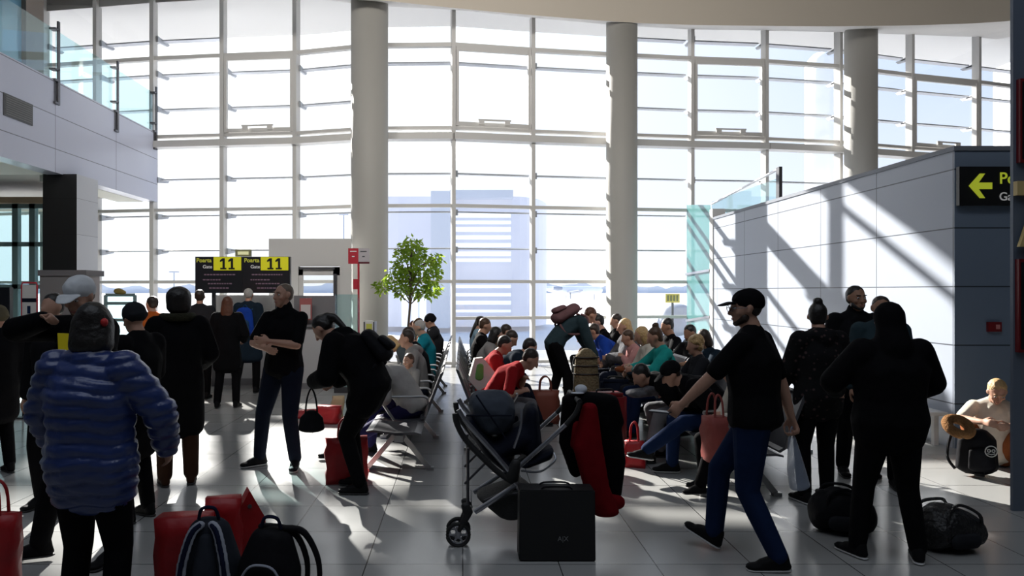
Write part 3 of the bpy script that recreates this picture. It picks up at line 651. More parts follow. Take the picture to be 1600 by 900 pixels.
# desk screens
YS = 12.6; M_scr = mat('screen dark', (.016, .017, .022), .3); M_yb = mat('yellow screen block', (.50, .48, .01), .5, emit=.45); M_dim = mat('dim pink screen text', (.16, .10, .14), .5, emit=.15)
M_dg = mat('yellow lettering dim', (.45, .45, .05), .5, emit=.3)
for j, (xa, xb) in enumerate(((305, 379), (379.6, 453))):
    t = empty('gate_screen', (PX(xa, YS), YS, 0), 0, 'black gate screen with yellow number eleven block, %s one of the pair' % ('left' if j == 0 else 'right'), 'screen', 'gate screens above the desk')
    k = YS/F; W_ = (xb-xa)*k
    bm = NB(); box(bm, (0, 0, PZ(458, YS)), (W_, .1, PZ(401, YS))); link('panel', bm, M_scr, t)
    bx0 = (29 if j == 0 else 28)*k; bm = NB(); box(bm, (bx0, -.01, PZ(422.5, YS)), (bx0+43*k, 0, PZ(401.5, YS))); nb_ = link('number_block', bm, M_yb, t)
    for c_ in (15, 28):
        zb, zt_ = PZ(421, YS), PZ(403.5, YS); xx = bx0+c_*k; bm = NB()
        prism(bm, [(xx-1*k, -.014, zb+3*k), (xx-1*k, -.014, zt_-4.5*k), (xx-5*k, -.014, zt_-6*k), (xx-5*k, -.014, zt_-3.2*k), (xx-1*k, -.014, zt_), (xx+2.6*k, -.014, zt_), (xx+2.6*k, -.014, zb+2.6*k), (xx+5*k, -.014, zb+2.6*k), (xx+5*k, -.014, zb), (xx-4.5*k, -.014, zb), (xx-4.5*k, -.014, zb+2.6*k), (xx-1*k, -.014, zb+2.6*k)], (0, .004, 0)); link('digit', bm, M_sign, nb_)
    text('lettering', 'Poarta', 9*k, (2*k, -.008, PZ(407, YS)), (R(90), 0, 0), M_dg, t, 'LEFT', bold=.002)
    text('lettering', 'Gate', 7.5*k, (12*k, -.008, PZ(417, YS)), (R(90), 0, 0), M_wl, t, 'LEFT', bold=.001)
    for yy, a_, b2 in ((429, 14, 62), (437, 12, 40), (443, 20, 55), (450, 22, 50)):
        bm = NB(); x = a_
        while x < b2: wd = rng.uniform(2, 5); box(bm, (x*k, -.004, PZ(yy+1.2, YS)), ((x+wd)*k, 0, PZ(yy-1, YS))); x += wd+1.2
        link('text_line', bm, M_dim, t)
bm = NB(); box(bm, (PX(368, YS), YS-.02, PZ(400.6, YS)), (PX(392, YS), YS+.05, PZ(390, YS))); o = tag(link('beacon_sign', bm, mat('olive sign', (.25, .25, .12), .6)), 'small olive illuminated box on top of the gate screens', 'sign')
bm = NB(); box(bm, (PX(372, YS), YS-.026, PZ(398, YS)), (PX(389, YS), YS-.02, PZ(393, YS))); link('lamp', bm, mat('pale lamp strip', (.7, .7, .4), .5, emit=.4), o)
for xx in (330, 430):
    j = 0 if xx < 400 else 1; px_ = (305, 379.6)[j]; sc_ = bpy.data.objects['gate_screen' if j == 0 else 'gate_screen.001']
    bm = NB(); bar(bm, (PX(xx, YS)-PX((305, 379.6)[j], YS), .14, 0), (PX(xx, YS)-PX((305, 379.6)[j], YS), .14, PZ(415, YS)), .06); link('post', bm, M_steel, sc_)
t = empty('gate_desk', (PX(304, 12.9), 12.9, 0), 0, 'long light grey gate desk behind the queue', 'desk')
k = 12.9/F
bm = NB(); box(bm, (0, 0, 0), (148*k, .7, 1.12)); link('body', bm, M_lg, t)
bm = NB(); box(bm, (-.03, -.05, 1.12), (150*k, .75, 1.16)); link('worktop', bm, M_pt, t)
bm = NB(); box(bm, (0, .9, .0), (150*k, .95, PZ(458, 12.9)-.04)); link('back_panel', bm, M_pt, t)
bm = NB(); box(bm, (-.02, -.02, 0), (149*k, .72, .12)); link('plinth', bm, M_mg, t)
t = empty('gate_desk', (PX(459, 12.4), 12.4, 0), 0, 'tall mid grey gate desk in front of the white door', 'desk')
k = 12.4/F
bm = NB(); box(bm, (0, 0, 0), (64*k, .8, 1.1)); link('body', bm, M_lg, t)
bm = NB(); box(bm, (-.02, .1, 1.1), (65*k, .2, PZ(462, 12.4))); link('upper_panel', bm, M_mg, t)
bm = NB(); box(bm, (-.03, -.06, 1.08), (66*k, .8, 1.12)); link('worktop', bm, M_mg, t)
bm = NB(); box(bm, (-.02, -.03, 0), (65*k, .82, .1)); link('plinth', bm, M_mg, t)
bm = NB(); box(bm, (PX(468, 12.3), 12.3, PZ(500, 12.3)), (PX(487, 12.3), 12.33, PZ(466, 12.3))); o = tag(link('poster', bm, mat('dull red poster', (.35, .10, .10), .6)), 'small red and white poster on the tall grey desk', 'poster')
bm = NB(); box(bm, (PX(470, 12.28), 12.28, PZ(498, 12.3)), (PX(485, 12.28), 12.3, PZ(476, 12.3))); link('print', bm, mat('poster white', (.55, .50, .50), .6), o)
# glass screen beside the desk
t = empty('glass_screen', (PX(524, 11.9), 11.9, 0), 0, 'small green glass screen standing between the grey desk and the red pole', 'screen')
bm = NB(); box(bm, (0, 0, .1), (36*11.9/F, .02, PZ(460, 11.9))); link('glass_pane', bm, M_teal, t)
bm = NB(); box(bm, (-.02, -.02, 0), (36*11.9/F+.02, .04, .1)); link('base', bm, M_steel, t)
# red and white sign on red pole
YR = 12.; t = empty('pole_sign', (PX(560, YR), YR, 0), 0, 'red and white two panel sign on a thin red pole beside the round column', 'sign')
k = YR/F; M_rd = mat('signal red', (.45, .012, .03), .5)
bm = NB(); box(bm, (-16*k, 0, PZ(412, YR)), (0, .03, PZ(388, YR))); link('panel', bm, M_rd, t)
bm = NB(); box(bm, (0, 0, PZ(409, YR)), (17*k, .03, PZ(388, YR))); link('panel', bm, mat('sign grey white', (.45, .42, .44), .5), t)
bm = NB(); box(bm, (0, -.002, PZ(412, YR)), (17*k, .03, PZ(409, YR))); link('band', bm, mat('wine red', (.10, .005, .015), .5), t)
for a_, m_ in ((-8, M_wl), (8, M_steel)):
    for r_, z_ in ((5, 392), (2, 400)):
        bm = NB(); box(bm, ((a_-r_)*k, -.006, PZ(z_+1.5, YR)), ((a_+r_)*k, 0, PZ(z_, YR))); link('text_line', bm, m_, t)
bm = NB(); tube(bm, [(0, .015, 0), (0, .015, PZ(412, YR))], .018); link('pole', bm, M_rd, t)
bm = NB(); box(bm, (-8*k, -.01, PZ(452, YR)), (-1*k, .02, PZ(436, YR))); link('small_panel', bm, M_rd, t)
bm = NB(); lathe(bm, [(.2, 0), (.2, .02), (.03, .04)], (0, .015, 0), 24); link('base', bm, M_rd, t)
# baggage gauge box
YB = 11.2; t = empty('baggage_gauge', (PX(582, YB), YB, 0), 0, 'grey upright stand with a yellow notice beside the round column', 'stand')
k = YB/F
bm = NB(); box(bm, (-14*k, 0, 0), (-12*k, .3, PZ(503, YB))); box(bm, (1*k, 0, 0), (3*k, .3, PZ(503, YB))); box(bm, (-14*k, 0, PZ(530, YB)), (3*k, .3, PZ(526, YB))); link('frame', bm, M_steel, t)
bm = NB(); box(bm, (-12*k, .02, PZ(526, YB)), (1*k, .05, PZ(501, YB))); link('panel', bm, M_pt, t)
bm = NB(); box(bm, (-10*k, .01, PZ(518, YB)), (-1*k, .02, PZ(506, YB))); link('notice', bm, mat('yellow notice', (.5, .5, .08), .6), t)
# left kiosks
YK = 9.6; k = YK/F; t = empty('poster_stand', (PX(46, YK), YK, 0), 0, 'narrow poster stand with rounded dark red frame at left', 'poster stand')
bm = NB(); fr_ = [(-11, 442), (11, 442), (12, 446), (12, 505), (-12, 505), (-12, 446)]; tube(bm, [(a*k, 0, PZ(b2, YK)) for a, b2 in fr_], .012, 8, True); link('frame', bm, M_rd, t)
bm = NB(); box(bm, (-11*k, -.005, PZ(500, YK)), (11*k, .005, PZ(445, YK))); link('panel', bm, M_pt, t)
bm = NB(); box(bm, (-11*k, -.008, PZ(472, YK)), (11*k, -.005, PZ(466, YK))); link('band', bm, M_jeand, t)
bm = NB(); box(bm, (-3*k, -.008, PZ(490, YK)), (2*k, -.005, PZ(478, YK))); link('emblem', bm, M_jean, t)
bm = NB(); box(bm, (-11*k, -.008, PZ(505, YK)), (11*k, -.005, PZ(499, YK))); link('band', bm, M_rd, t)
for s_ in (-1, 1): bm = NB(); tube(bm, [(s_*10*k, 0, PZ(505, YK)), (s_*10*k, 0, 0)], .012, 8); link('leg', bm, M_steel, t)
bm = NB(); box(bm, (-14*k, -.15, 0), (14*k, .15, .02)); link('base', bm, M_steel, t)
YK = 10.5; k = YK/F; t = empty('information_kiosk', (PX(62, YK), YK, 0), 0, 'grey information kiosk with pale lower board behind the man in white cap', 'kiosk')
bm = NB(); box(bm, (0, 0, 0), (52*k, .5, PZ(431, YK))); link('body', bm, mat('kiosk grey', (.20, .20, .205), .6), t)
bm = NB(); box(bm, (-.02, -.02, PZ(431, YK)), (74*k, .5, PZ(422, YK))); link('top', bm, M_mg, t)
bm = NB(); box(bm, (50*k, .05, 0), (72*k, .4, PZ(431, YK))); link('side_panel', bm, M_lg, t)
YK = 7.6; bm = NB(); box(bm, (PX(-60, YK), YK, .9), (PX(15, YK), YK+.06, PZ(449, YK))); o = tag(link('display_screen', bm, M_scr), 'dark display screen cut off at the left edge', 'screen')
bm = NB(); bar(bm, (PX(-20, YK), YK+.03, 0), (PX(-20, YK), YK+.03, .9), .08); link('stand', bm, M_steel, o)
YK = 13.; k = YK/F; t = empty('glass_case', (PX(165, YK), YK, 0), 0, 'pale glass display case seen between the queue and the windows', 'display case')
bm = NB()
for x in (0, 46): bar(bm, (x*k, 0, 0), (x*k, 0, PZ(461, YK)), .05)
for z in (461, 474, 500): bar(bm, (0, 0, PZ(z, YK)), (46*k, 0, PZ(z, YK)), .03, .06)
link('frame', bm, M_tealf, t)
bm = NB(); box(bm, (0, .01, .2), (46*k, .02, PZ(461, YK))); link('glass_pane', bm, M_teal, t)
soft('ornament', [[E((20*k, 0, PZ(455, YK)), (.09, .06, .06)), E((28*k, 0, PZ(457, YK)), (.05, .05, .04))]], mat('dark gold', (.22, .16, .03), .5), t, .015, 1)

# ---------------------------------------------------------------- potted tree
YP = 13.6; XP = PX(641, YP); t = empty('potted_tree', (XP, YP, 0), 0, 'tall potted fig tree with light green leaves between column and tower view', 'tree')
bm = NB(); lathe(bm, [(.20, 0), (.26, .42), (.28, .44), (.28, .48), (.24, .48), (.23, .40)], (0, 0, 0), 28); link('pot', bm, M_mg, t)
bm = NB(); lathe(bm, [(.01, .42), (.235, .42), (.235, .43), (.01, .44)], (0, 0, 0), 24); link('soil', bm, mat('soil', (.03, .02, .015), .9), t)
bm = NB(); tr = smoothpts([(0, 0, .4), (-.04, 0, .9), (0, .02, 1.5), (.02, 0, 2.0), (.03, 0, 2.5)], 5); tube(bm, tr, [.032-.001*i for i in range(len(tr))], 8)
tips = []
cl = [(0, 2.55, .20), (-.20, 2.45, .14), (.15, 2.50, .15), (.28, 2.25, .20), (-.05, 2.22, .22), (.42, 2.05, .18), (-.32, 1.98, .18), (-.50, 1.80, .14), (.15, 1.88, .22), (.48, 2.30, .14), (.40, 1.75, .18), (-.15, 1.75, .18), (-.05, 2.0, .2), (.22, 1.68, .13)]
for x, z, r in cl:
    y = rng.uniform(-.3, .3); tips.append((x, y, z, r)); zz = max(1.45, z-.45); tube(bm, smoothpts([(.01, 0, zz), (x*.5, y*.5, z-.12), (x, y, z)], 4), .010, 6)
link('trunk', bm, mat('bark', (.10, .075, .05), .8), t)
def leafmat():
    m = mat('fig leaf', (.10, .20, .02), .5, var=.6, bscale=4); b = m.node_tree.nodes['Principled BSDF']; nt_ = m.node_tree
    tr_ = nt_.nodes.new('ShaderNodeBsdfTranslucent'); tr_.inputs['Color'].default_value = (.45, .62, .06, 1); mx_ = nt_.nodes.new('ShaderNodeMixShader'); mx_.inputs[0].default_value = .5
    out = nt_.nodes['Material Output']; nt_.links.new(b.outputs[0], mx_.inputs[1]); nt_.links.new(tr_.outputs[0], mx_.inputs[2]); nt_.links.new(mx_.outputs[0], out.inputs[0]); return m
bm = NB()
for x, y, z, r in tips:
    for q in range(int(120*(r/.18)**2)):
        u = rng.normal(size=3); u /= np.linalg.norm(u); c = V((x, y, z))+V(u)*r*rng.uniform(.4, 1.1); dr = V((u[0]+rng.normal()*.4, u[1]+rng.normal()*.4, -.5+rng.normal()*.5)).normalized()
        L_ = rng.uniform(.07, .125); sd = dr.cross(V(rng.normal(size=3))).normalized()*L_*.26; up = dr.cross(sd).normalized()*L_*.1
        v = [bm.verts.new(p) for p in (c, c+dr*L_*.45+sd, c+dr*L_, c+dr*L_*.45-sd, c+dr*L_*.45-up)]
        bm.faces.new((v[0], v[1], v[4])); bm.faces.new((v[1], v[2], v[4])); bm.faces.new((v[2], v[3], v[4])); bm.faces.new((v[3], v[0], v[4]))
o = link('foliage', bm, leafmat(), t)

# ---------------------------------------------------------------- seating
M_seat = mat('perforated grey steel', (.11, .11, .12), .4, .4); M_frm = mat('cast aluminium', (.42, .42, .42), .35, .9)
def bench(name, X, Y0, n, dir_, label, first_back=True):
    """row of n seats along Y; dir_=-1 sitters look towards -X"""
    t = empty(name, (X, Y0, 0), 0, label, 'bench', None); p = .6
    bm = NB(); box(bm, (-.04*dir_-.04, 0, .33), (-.04*dir_+.04, n*p, .39)); link('beam', bm, M_frm, t)
    for i in range(n):
        y0 = i*p+.03; y1 = (i+1)*p-.03
        pr = [(-.24, .40), (-.18, .415), (.0, .41), (.20, .435), (.26, .425), (.25, .41), (.20, .415), (0, .39), (-.18, .395), (-.24, .385)]
        bm = NB(); prism(bm, [(dir_*x, y0, z) for x, z in pr], (0, y1-y0, 0)); link('seat', bm, M_seat, t)
        if i > 0 or first_back:
            pr = [(-.20, .44), (-.235, .46), (-.40, .88), (-.425, .90), (-.43, .885), (-.26, .45), (-.21, .42)]
            bm = NB(); prism(bm, [(dir_*x, y0, z) for x, z in pr], (0, y1-y0, 0)); link('backrest', bm, M_seat, t)
    for i in range(n+1):
        if i == 0 and not first_back: continue
        y = i*p
        bm = NB(); pts = smoothpts([(dir_*-.25, y, .46), (dir_*-.27, y, .64), (dir_*-.1, y, .655), (dir_*.16, y, .65), (dir_*.19, y, .62), (dir_*.06, y, .42)], 4); tube(bm, pts, .014, 8); link('armrest', bm, M_frm, t)
    for y in [.32]+[i*p for i in range(3, n, 3)]+[n*p-.3]:
        bm = NB()
        bar(bm, (dir_*.02, y, .34), (dir_*.29, y, .02), .045, .035, up=V((0, 1, 0))); bar(bm, (dir_*-.04, y, .34), (dir_*-.30, y, .02), .045, .035, up=V((0, 1, 0)))
        for s_ in (-.31, .30): box(bm, (s_*dir_-.035, y-.03, 0), (s_*dir_+.035, y+.03, .03))
        link('leg', bm, M_frm, t)
    return t
bench('airport_bench', -.62, 6.45, 11, -1, 'grey metal bench row on the left of the aisle with its near seat empty', False)
bench('airport_bench', .36, 7.3, 9, 1, 'grey metal bench row on the right of the aisle, behind the stroller')
bench('airport_bench', 2.30, 5.6, 12, -1, 'grey metal bench row at right, its sitters facing the aisle')
bench('airport_bench', 3.35, 7.2, 8, 1, 'grey metal bench row near the panelled wall behind the blond boy')
# ================================================================ PEOPLE
M_navy = mat('glossy navy quilted nylon', (.020, .040, .155), .32, spec=.7, bump=.25, bscale=16, var=.3)
M_brown = cloth('brown leather', (.04, .018, .010), rough=.5)
M_fur = cloth('tan fur', (.14, .10, .055), bump=1, bscale=70)
M_furd = cloth('dark olive fur', (.035, .035, .022), bump=1, bscale=70)
M_bluej = cloth('blue jacket cloth', (.02, .06, .14)); M_bblue = cloth('bright blue jacket', (.012, .05, .32))
M_tealj = cloth('teal jacket', (.01, .20, .26)); M_teal2 = cloth('turquoise sweater', (.02, .33, .30))
M_slate = cloth('slate teal fleece', (.028, .048, .058)); M_gry = cloth('grey hoodie', (.27, .26, .25)); M_lgry = cloth('pale grey knit', (.40, .38, .36))
M_redt = cloth('red t-shirt', (.30, .012, .015)); M_pink = cloth('pale pink sweater', (.50, .25, .24)); M_rust = cloth('rust jacket', (.20, .06, .025))
M_cream = cloth('cream shirt', (.62, .58, .50)); M_orange = cloth('orange scarf cloth', (.45, .10, .02)); M_rbrown = cloth('rust brown trousers', (.22, .07, .025))
M_dteal = cloth('dark teal jacket', (.012, .022, .035)); M_khaki = cloth('khaki', (.13, .11, .07)); M_grycap = cloth('pale grey cap', (.62, .64, .66)); M_yel2 = cloth('yellow cloth', (.55, .33, .02))
M_vest = cloth('grey green vest', (.08, .10, .11)); M_lblue = cloth('light blue cloth', (.25, .38, .48)); M_floral = cloth('black floral cloth', (.010, .010, .011))
M_indigo = cloth('indigo trousers', (.022, .020, .07)); M_gtrous = cloth('grey sweatpants', (.16, .16, .17))
b_ = M_floral.node_tree.nodes['Principled BSDF']; nt_ = M_floral.node_tree; vo = nt_.nodes.new('ShaderNodeTexVoronoi'); vo.inputs['Scale'].default_value = 22
tc_ = nt_.nodes.new('ShaderNodeTexCoord'); nt_.links.new(tc_.outputs['Object'], vo.inputs['Vector']); cr = nt_.nodes.new('ShaderNodeValToRGB'); nt_.links.new(vo.outputs['Distance'], cr.inputs[0])
cr.color_ramp.elements[0].color = (.07, .045, .045, 1); cr.color_ramp.elements[0].position = .16; cr.color_ramp.elements[1].color = (.010, .010, .011, 1); cr.color_ramp.elements[1].position = .30
nt_.links.new(cr.outputs[0], b_.inputs['Base Color'])
M_strp = cloth('grey black puffer', (.10, .10, .11), bump=1, bscale=14, var=.9)

# --- standing, foreground left
puf = person('person in shiny navy quilted puffer jacket, back turned, dark hair with red tie', 150, 3.4, -6, 1.63, vox=.012, top=M_navy, bottom=M_black, fat=1.28, off=.034, hem=.30, puff=(.062, .013), hscale=1.1,
     hands=[(-.32, .18, .97), (.30, .20, .99)], elbows=[(-1, -.25, -.15), (1, -.25, -.15)], head=(22, 14), hair=('bob', M_hairb), collar='high', feet=[(-.12, 0, .085), (.12, .0, .085)], X=-1.775)
soft('hair_tie', [[E(puf['hc']+V((.092, -.06, .035)), (.018, .02, .022))]], mat('red hair tie', (.5, .02, .02), .6), puf['root'], .006, 1)
capm = person('person in white baseball cap and black jacket lifting a hand to the face', 125, 4.45, 150, 1.79, X=-2.36, vox=.0095, top=M_black, bottom=M_black2, fat=1.15, off=.034, hem=.15, head=(25, 22),
     hands=[(-.30, .30, 1.05), (.07, .21, 1.49)], elbows=[(-1, -.3, -.4), (1, .1, -.25)], hair=('crop', M_hairbr), hat=('cap', M_grycap), feet=[(-.14, -.1, .085), (.28, .12, .085)], toes=(10, -40), beard=M_hairbr, collar='high', curl=(.4, .8))
person('person in long black coat cut off at the left edge, near the display screen', -2, 6.6, 60, 1.55, vox=.018, top=M_black, off=.04, hem=.7, hair=(None, None), hat=('beanie', M_khaki))
person('person in dark beanie and black coat with tan fur cuff behind the navy puffer', 215, 5.3, 70, 1.60, X=-2.42, vox=.015, top=M_black, fat=1.1, off=.04, hem=.8, hair=(None, None), hat=('beanie', M_char), head=(0, 15), hands=[(-.12, .28, 1.15), (.2, .3, 1.1)])
person('person with big black hair and furry hood in long black coat and brown boots', 287, 6.25, 25, 1.71, X=-2.50, vox=.015, top=M_black, fat=1.15, off=.045, hem=.95, hair=('big', M_hairb), head=(10, 0), fur=M_furd, shoes=M_brown, bottom=M_brown, legoff=.026, hands=[(-.2, .25, 1.05), (.22, .25, 1.05)])
person('person with orange collar standing far back in the desk queue', 238, 9.6, 60, 1.63, vox=.02, top=M_orange, hair=('short', M_haird), off=.03)
person('person in dark jacket waiting at the desk, seen below the left gate screen', 312, 11.2, 10, 1.72, vox=.02, top=M_char, hair=('short', M_haird), off=.03)
person('person with auburn hair in black coat with a pale hem stripe', 355, 10.35, 5, 1.62, vox=.016, top=M_black, hair=('long', M_hairr), off=.035, hem=.65, feet=[(-.16, .0, .085), (.12, .05, .085)], hands=[(-.22, .15, .95), (.2, .22, 1.05)], X=-3.42)
bpm = person('person with shaved head and dark coat wearing a bright blue backpack', 388, 11.9, -2, 1.75, vox=.018, top=M_dteal, hair=('crop', M_hairg), off=.035, hem=.75, feet=[(-.13, -.25, .085), (.13, 0, .085)])
person('person half hidden behind the white cap, dark hair', 95, 5.6, 170, 1.68, X=-3.22, vox=.018, top=M_black2, hair=('short', M_hairb), off=.03)
# --- man with folded arms
fold = person('person in black polo shirt with folded arms, standing in the sunlit patch', 432, 6.88, 166, 1.79, X=-1.76, vox=.0095, top=M_black, bottom=M_jeand, fat=1.1, sleeve='short', off=.024, head=(-22, 0), hair=('crop', mat('greying brown hair', (.15, .11, .08), .55, bump=.3, bscale=35)), pelvis=(-.03, 0, .94),
     side=-1, hands=[(.0, .215, 1.20), (.01, .26, 1.14)], elbows=[(-1, -.1, -.6), (1, -.1, -.6)], feet=[(-.16, .02, .085), (.22, .0, .085)], knees=[(-.15, 1, 0), (.2, 1, 0)], toes=(20, -38), palm=[(.1, -.9, -.1), (-.1, -.9, .1)], curl=(.3, .3), sole=M_sole, collar='high')
# --- bent woman
bent = person('person in black winter clothes bending over and holding a small black handbag', 545, 6.05, 78, 1.72, X=-.84, vox=.012, top=M_black, bottom=M_black, fat=1.25, off=.05, hem=.30, lean=20, bend=30, pelvis=(0, -.06, .90), head=(0, 50), hair=('pony', M_hairb),
     hands=[(-.10, .42, .95), (.16, .32, .92)], elbows=[(-.5, -.6, .2), (.5, -.6, -.2)], feet=[(-.10, .0, .085), (.12, .10, .085)], knees=[(0, 1, 0), (0, 1, 0)], collar='hood')
# --- walking man
walk = person('person in black cap, black t-shirt and blue jeans walking to the left', 1185, 4.45, 55, 1.735, X=1.86, vox=.0095, top=M_black, bottom=M_jean, fat=1.24, sleeve='short', off=.026, head=(32, 4), hair=('crop', M_hairb), hat=('cap', M_black), beard=M_haird,
     pelvis=(0, .03, .925), lean=3, twist=-6, hands=[(-.24, .42, .99), (.27, -.15, .84)], elbows=[(-.8, -.6, -.3), (.4, -1, 0)], feet=[(-.08, -.12, .085), (.06, .30, .12)], knees=[(0, 1, 0), (0, 1, 0)], toes=(28, -2), tpitch=(-2, 24), sole=M_sole, glasses=True, curl=(.6, .8))
# --- right group
person('person with dark hair in a bun wearing a black floral jacket', 1277, 5.72, 5, 1.60, X=2.86, vox=.012, top=M_floral, bottom=M_black, fat=1.15, off=.038, hem=.25, head=(-28, 14), hair=('bun', M_hairb), feet=[(-.13, 0, .085), (.14, .1, .085)], hands=[(-.2, .25, 1.0), (.18, .28, 1.05)], collar='hood', sole=M_sole)
person('person with short dark hair and beard facing the camera in black shirt', 1335, 6.6, 172, 1.745, X=3.64, vox=.0095, top=M_black2, bottom=M_black, fat=1.1, off=.028, hair=('short', M_hairb), beard=M_hairb, head=(10, 2), skin=M_skin2, collar='high')
person('person with brown hair half hidden behind the hooded figure', 1372, 6.2, 158, 1.66, X=3.64, vox=.010, top=M_slate, bottom=M_black, off=.03, hair=('crop', M_haird), head=(0, 10), skin=M_skin2)
bpy.data.objects[-1] if False else None
hood = person('person in black hooded sweatshirt seen from behind, holding something in front', 1395, 4.5, -3, 1.615, X=2.70, vox=.012, top=M_black, bottom=M_black, fat=1.34, off=.042, hem=.22, hoodup=True, head=(0, 8), hair=(None, None), feet=[(-.19, .05, .085), (.17, -.03, .085)], toes=(20, -22),
     hands=[(-.22, .30, 1.12), (.24, .28, 1.08)], elbows=[(-1, -.35, -.5), (1, -.35, -.5)], sole=M_sole)

def sit(label, Y, row, H=1.72, lean=0, bend=8, face=None, X=None, dx=0, legs=0, lap=.66, hy=.32, **k):
    s = H/1.75; kids = s < .85
    if row == 'A': fx, fc = -.52, 90
    elif row == 'B': fx, fc = .26, -90
    elif row == 'C': fx, fc = 2.40, 90
    else: fx, fc = 3.25, -90
    fc = fc if face is None else face
    pz = .43/s+.085
    jt = lambda a: random.uniform(-a, a)
    if not kids and 'bottom' in k and k['bottom'] in (M_black, M_char): k['bottom'] = random.choice([M_black, M_char, M_jeand, M_gtrous, M_black2, M_jean])
    if 'feet' not in k: legs += random.uniform(-1.5, 1.5); k['feet'] = [(-.13, .44+.05*legs, .085/s if not kids else pz-.42), (.13, .44-.08*legs, .085/s if not kids else pz-.42)]
    k.setdefault('knees', [(-.25, .3, 1), (.25, .3, 1)]); k.setdefault('hands', [(-.08+jt(.05), hy+jt(.06), (lap+random.choice([0, 0, .1, .16]))/s), (.08+jt(.05), hy+jt(.05), (lap+random.choice([0, 0, .1]))/s)]); k.setdefault('elbows', [(-1, -.5, -.3), (1, -.5, -.3)])
    k.setdefault('vox', .017); k.setdefault('head', (0, 20)); k.setdefault('hscale', 1.12 if kids else 1)
    x = (fx if X is None else X)+dx
    return person(label, 0, Y, fc, H, X=x, pelvis=(0, 0, pz), lean=lean, bend=bend, **k)
# left row, facing left
sit('person in pale grey hoodie hunched forward on the nearest occupied left seat', 7.35, 'A', 1.75, 24, 30, top=M_lgry, bottom=M_indigo, hair=('short', M_haird), off=.035, fat=1.1, vox=.014, head=(0, 45), feet=[(-.16, .78, .085), (.14, .45, .085)], hy=.42)
boy = sit('child with brown hair in grey jacket and yellow top on the left bench row', 7.95, 'A', 1.13, 0, 5, face=125, dx=-.05, top=M_gry, bottom=M_char, hair=('short', M_hairbr), vox=.0095, off=.03, head=(20, 12), hy=.25, face_detail=True)
soft('scarf', [[E(boy['chest']+V((-.02, .085, .06)), (.035, .03, .04)), E(boy['waist']+V((.03, .12, .02)), (.04, .03, .05))]], M_yel2, boy['root'], .01, 2)
sit('person with short dark hair in grey hoodie, profile to the left, behind the child', 8.6, 'A', 1.64, 3, 18, face=100, top=M_gry, bottom=M_jeand, hair=('short', M_haird), collar='hood', head=(0, 8), vox=.0125)
sit('person in black coat on the left bench row behind the grey hoodie', 9.15, 'A', 1.66, 5, 16, top=M_black2, bottom=M_black, hair=('short', M_haird), off=.035)
sit('person with light brown hair and grey green vest bending far forward', 9.75, 'A', 1.72, 24, 30, top=M_vest, bottom=M_black, hair=('bob', M_hairbl), off=.035, head=(0, 55))
sit('person with white hair and teal jacket on the left bench row', 10.35, 'A', 1.72, -2, 14, top=M_tealj, bottom=M_black, hair=('crop', M_hairg), off=.035)
sit('person with brown hair and rust scarf on the left bench row', 10.95, 'A', 1.74, 4, 14, top=M_rust, bottom=M_char, hair=('short', M_hairbr), off=.03)
sit('person with auburn hair in brown coat leaning forward near the left row end', 11.55, 'A', 1.70, 12, 18, top=M_khaki, bottom=M_char, hair=('bob', M_hairr), off=.03)
sit('person in dark beanie and big dark jacket at the far end of the left row', 12.15, 'A', 1.74, -6, 8, top=M_char, bottom=M_black, hair=(None, None), hat=('beanie', M_black2), off=.05, fat=1.15)
sit('person with black hair and black coat, farthest on the left row', 12.75, 'A', 1.70, 0, 8, top=M_black, hair=('short', M_hairb), off=.03)
# middle row, facing right
sit('person with dark hair in red t-shirt looking down behind the stroller', 7.6, 'B', 1.66, 20, 34, face=-105, dx=.05, top=M_redt, bottom=M_char, sleeve='short', hair=('short', M_haird), head=(0, 38), vox=.0125, off=.026)
sit('person with dark hair in red jacket holding a white and green bag', 8.2, 'B', 1.60, 4, 24, top=M_redt, bottom=M_black, hair=('short', M_hairb), head=(-10, 30), vox=.014, off=.03)
sit('person in dark teal jacket and jeans with legs stretched out to the right', 8.8, 'B', 1.74, 22, 34, dx=.12, top=M_dteal, bottom=M_jeand, hair=('short', M_hairb), off=.035, legs=4, head=(0, 35))
sit('person with black bowl of hair in grey jacket on the middle bench row', 9.4, 'B', 1.64, 4, 18, top=M_gry, bottom=M_black, hair=('bob', M_hairb), off=.03)
sit('person in khaki jacket bowing over his knees on the middle bench row', 10.0, 'B', 1.74, 22, 26, top=M_khaki, bottom=M_black, hair=('short', M_haird), off=.035, head=(0, 40))
sit('person with light brown hair and black top on the middle bench row', 10.6, 'B', 1.74, -2, 8, top=M_black, bottom=M_char, hair=('short', M_hairbr), off=.03)
sit('person in rust coloured jacket leaning forward on the middle bench row', 11.2, 'B', 1.74, 20, 26, dx=.05, top=M_rust, bottom=M_char, hair=('short', M_haird), off=.035)
sit('person in light blue top near the far end of the middle row', 11.8, 'B', 1.70, -4, 8, top=M_lblue, bottom=M_jeand, hair=('short', M_haird), off=.03)
sit('person in black top at the farthest seat of the middle row', 12.4, 'B', 1.66, -4, 8, top=M_black, bottom=M_black, hair=('long', M_hairb), off=.03)
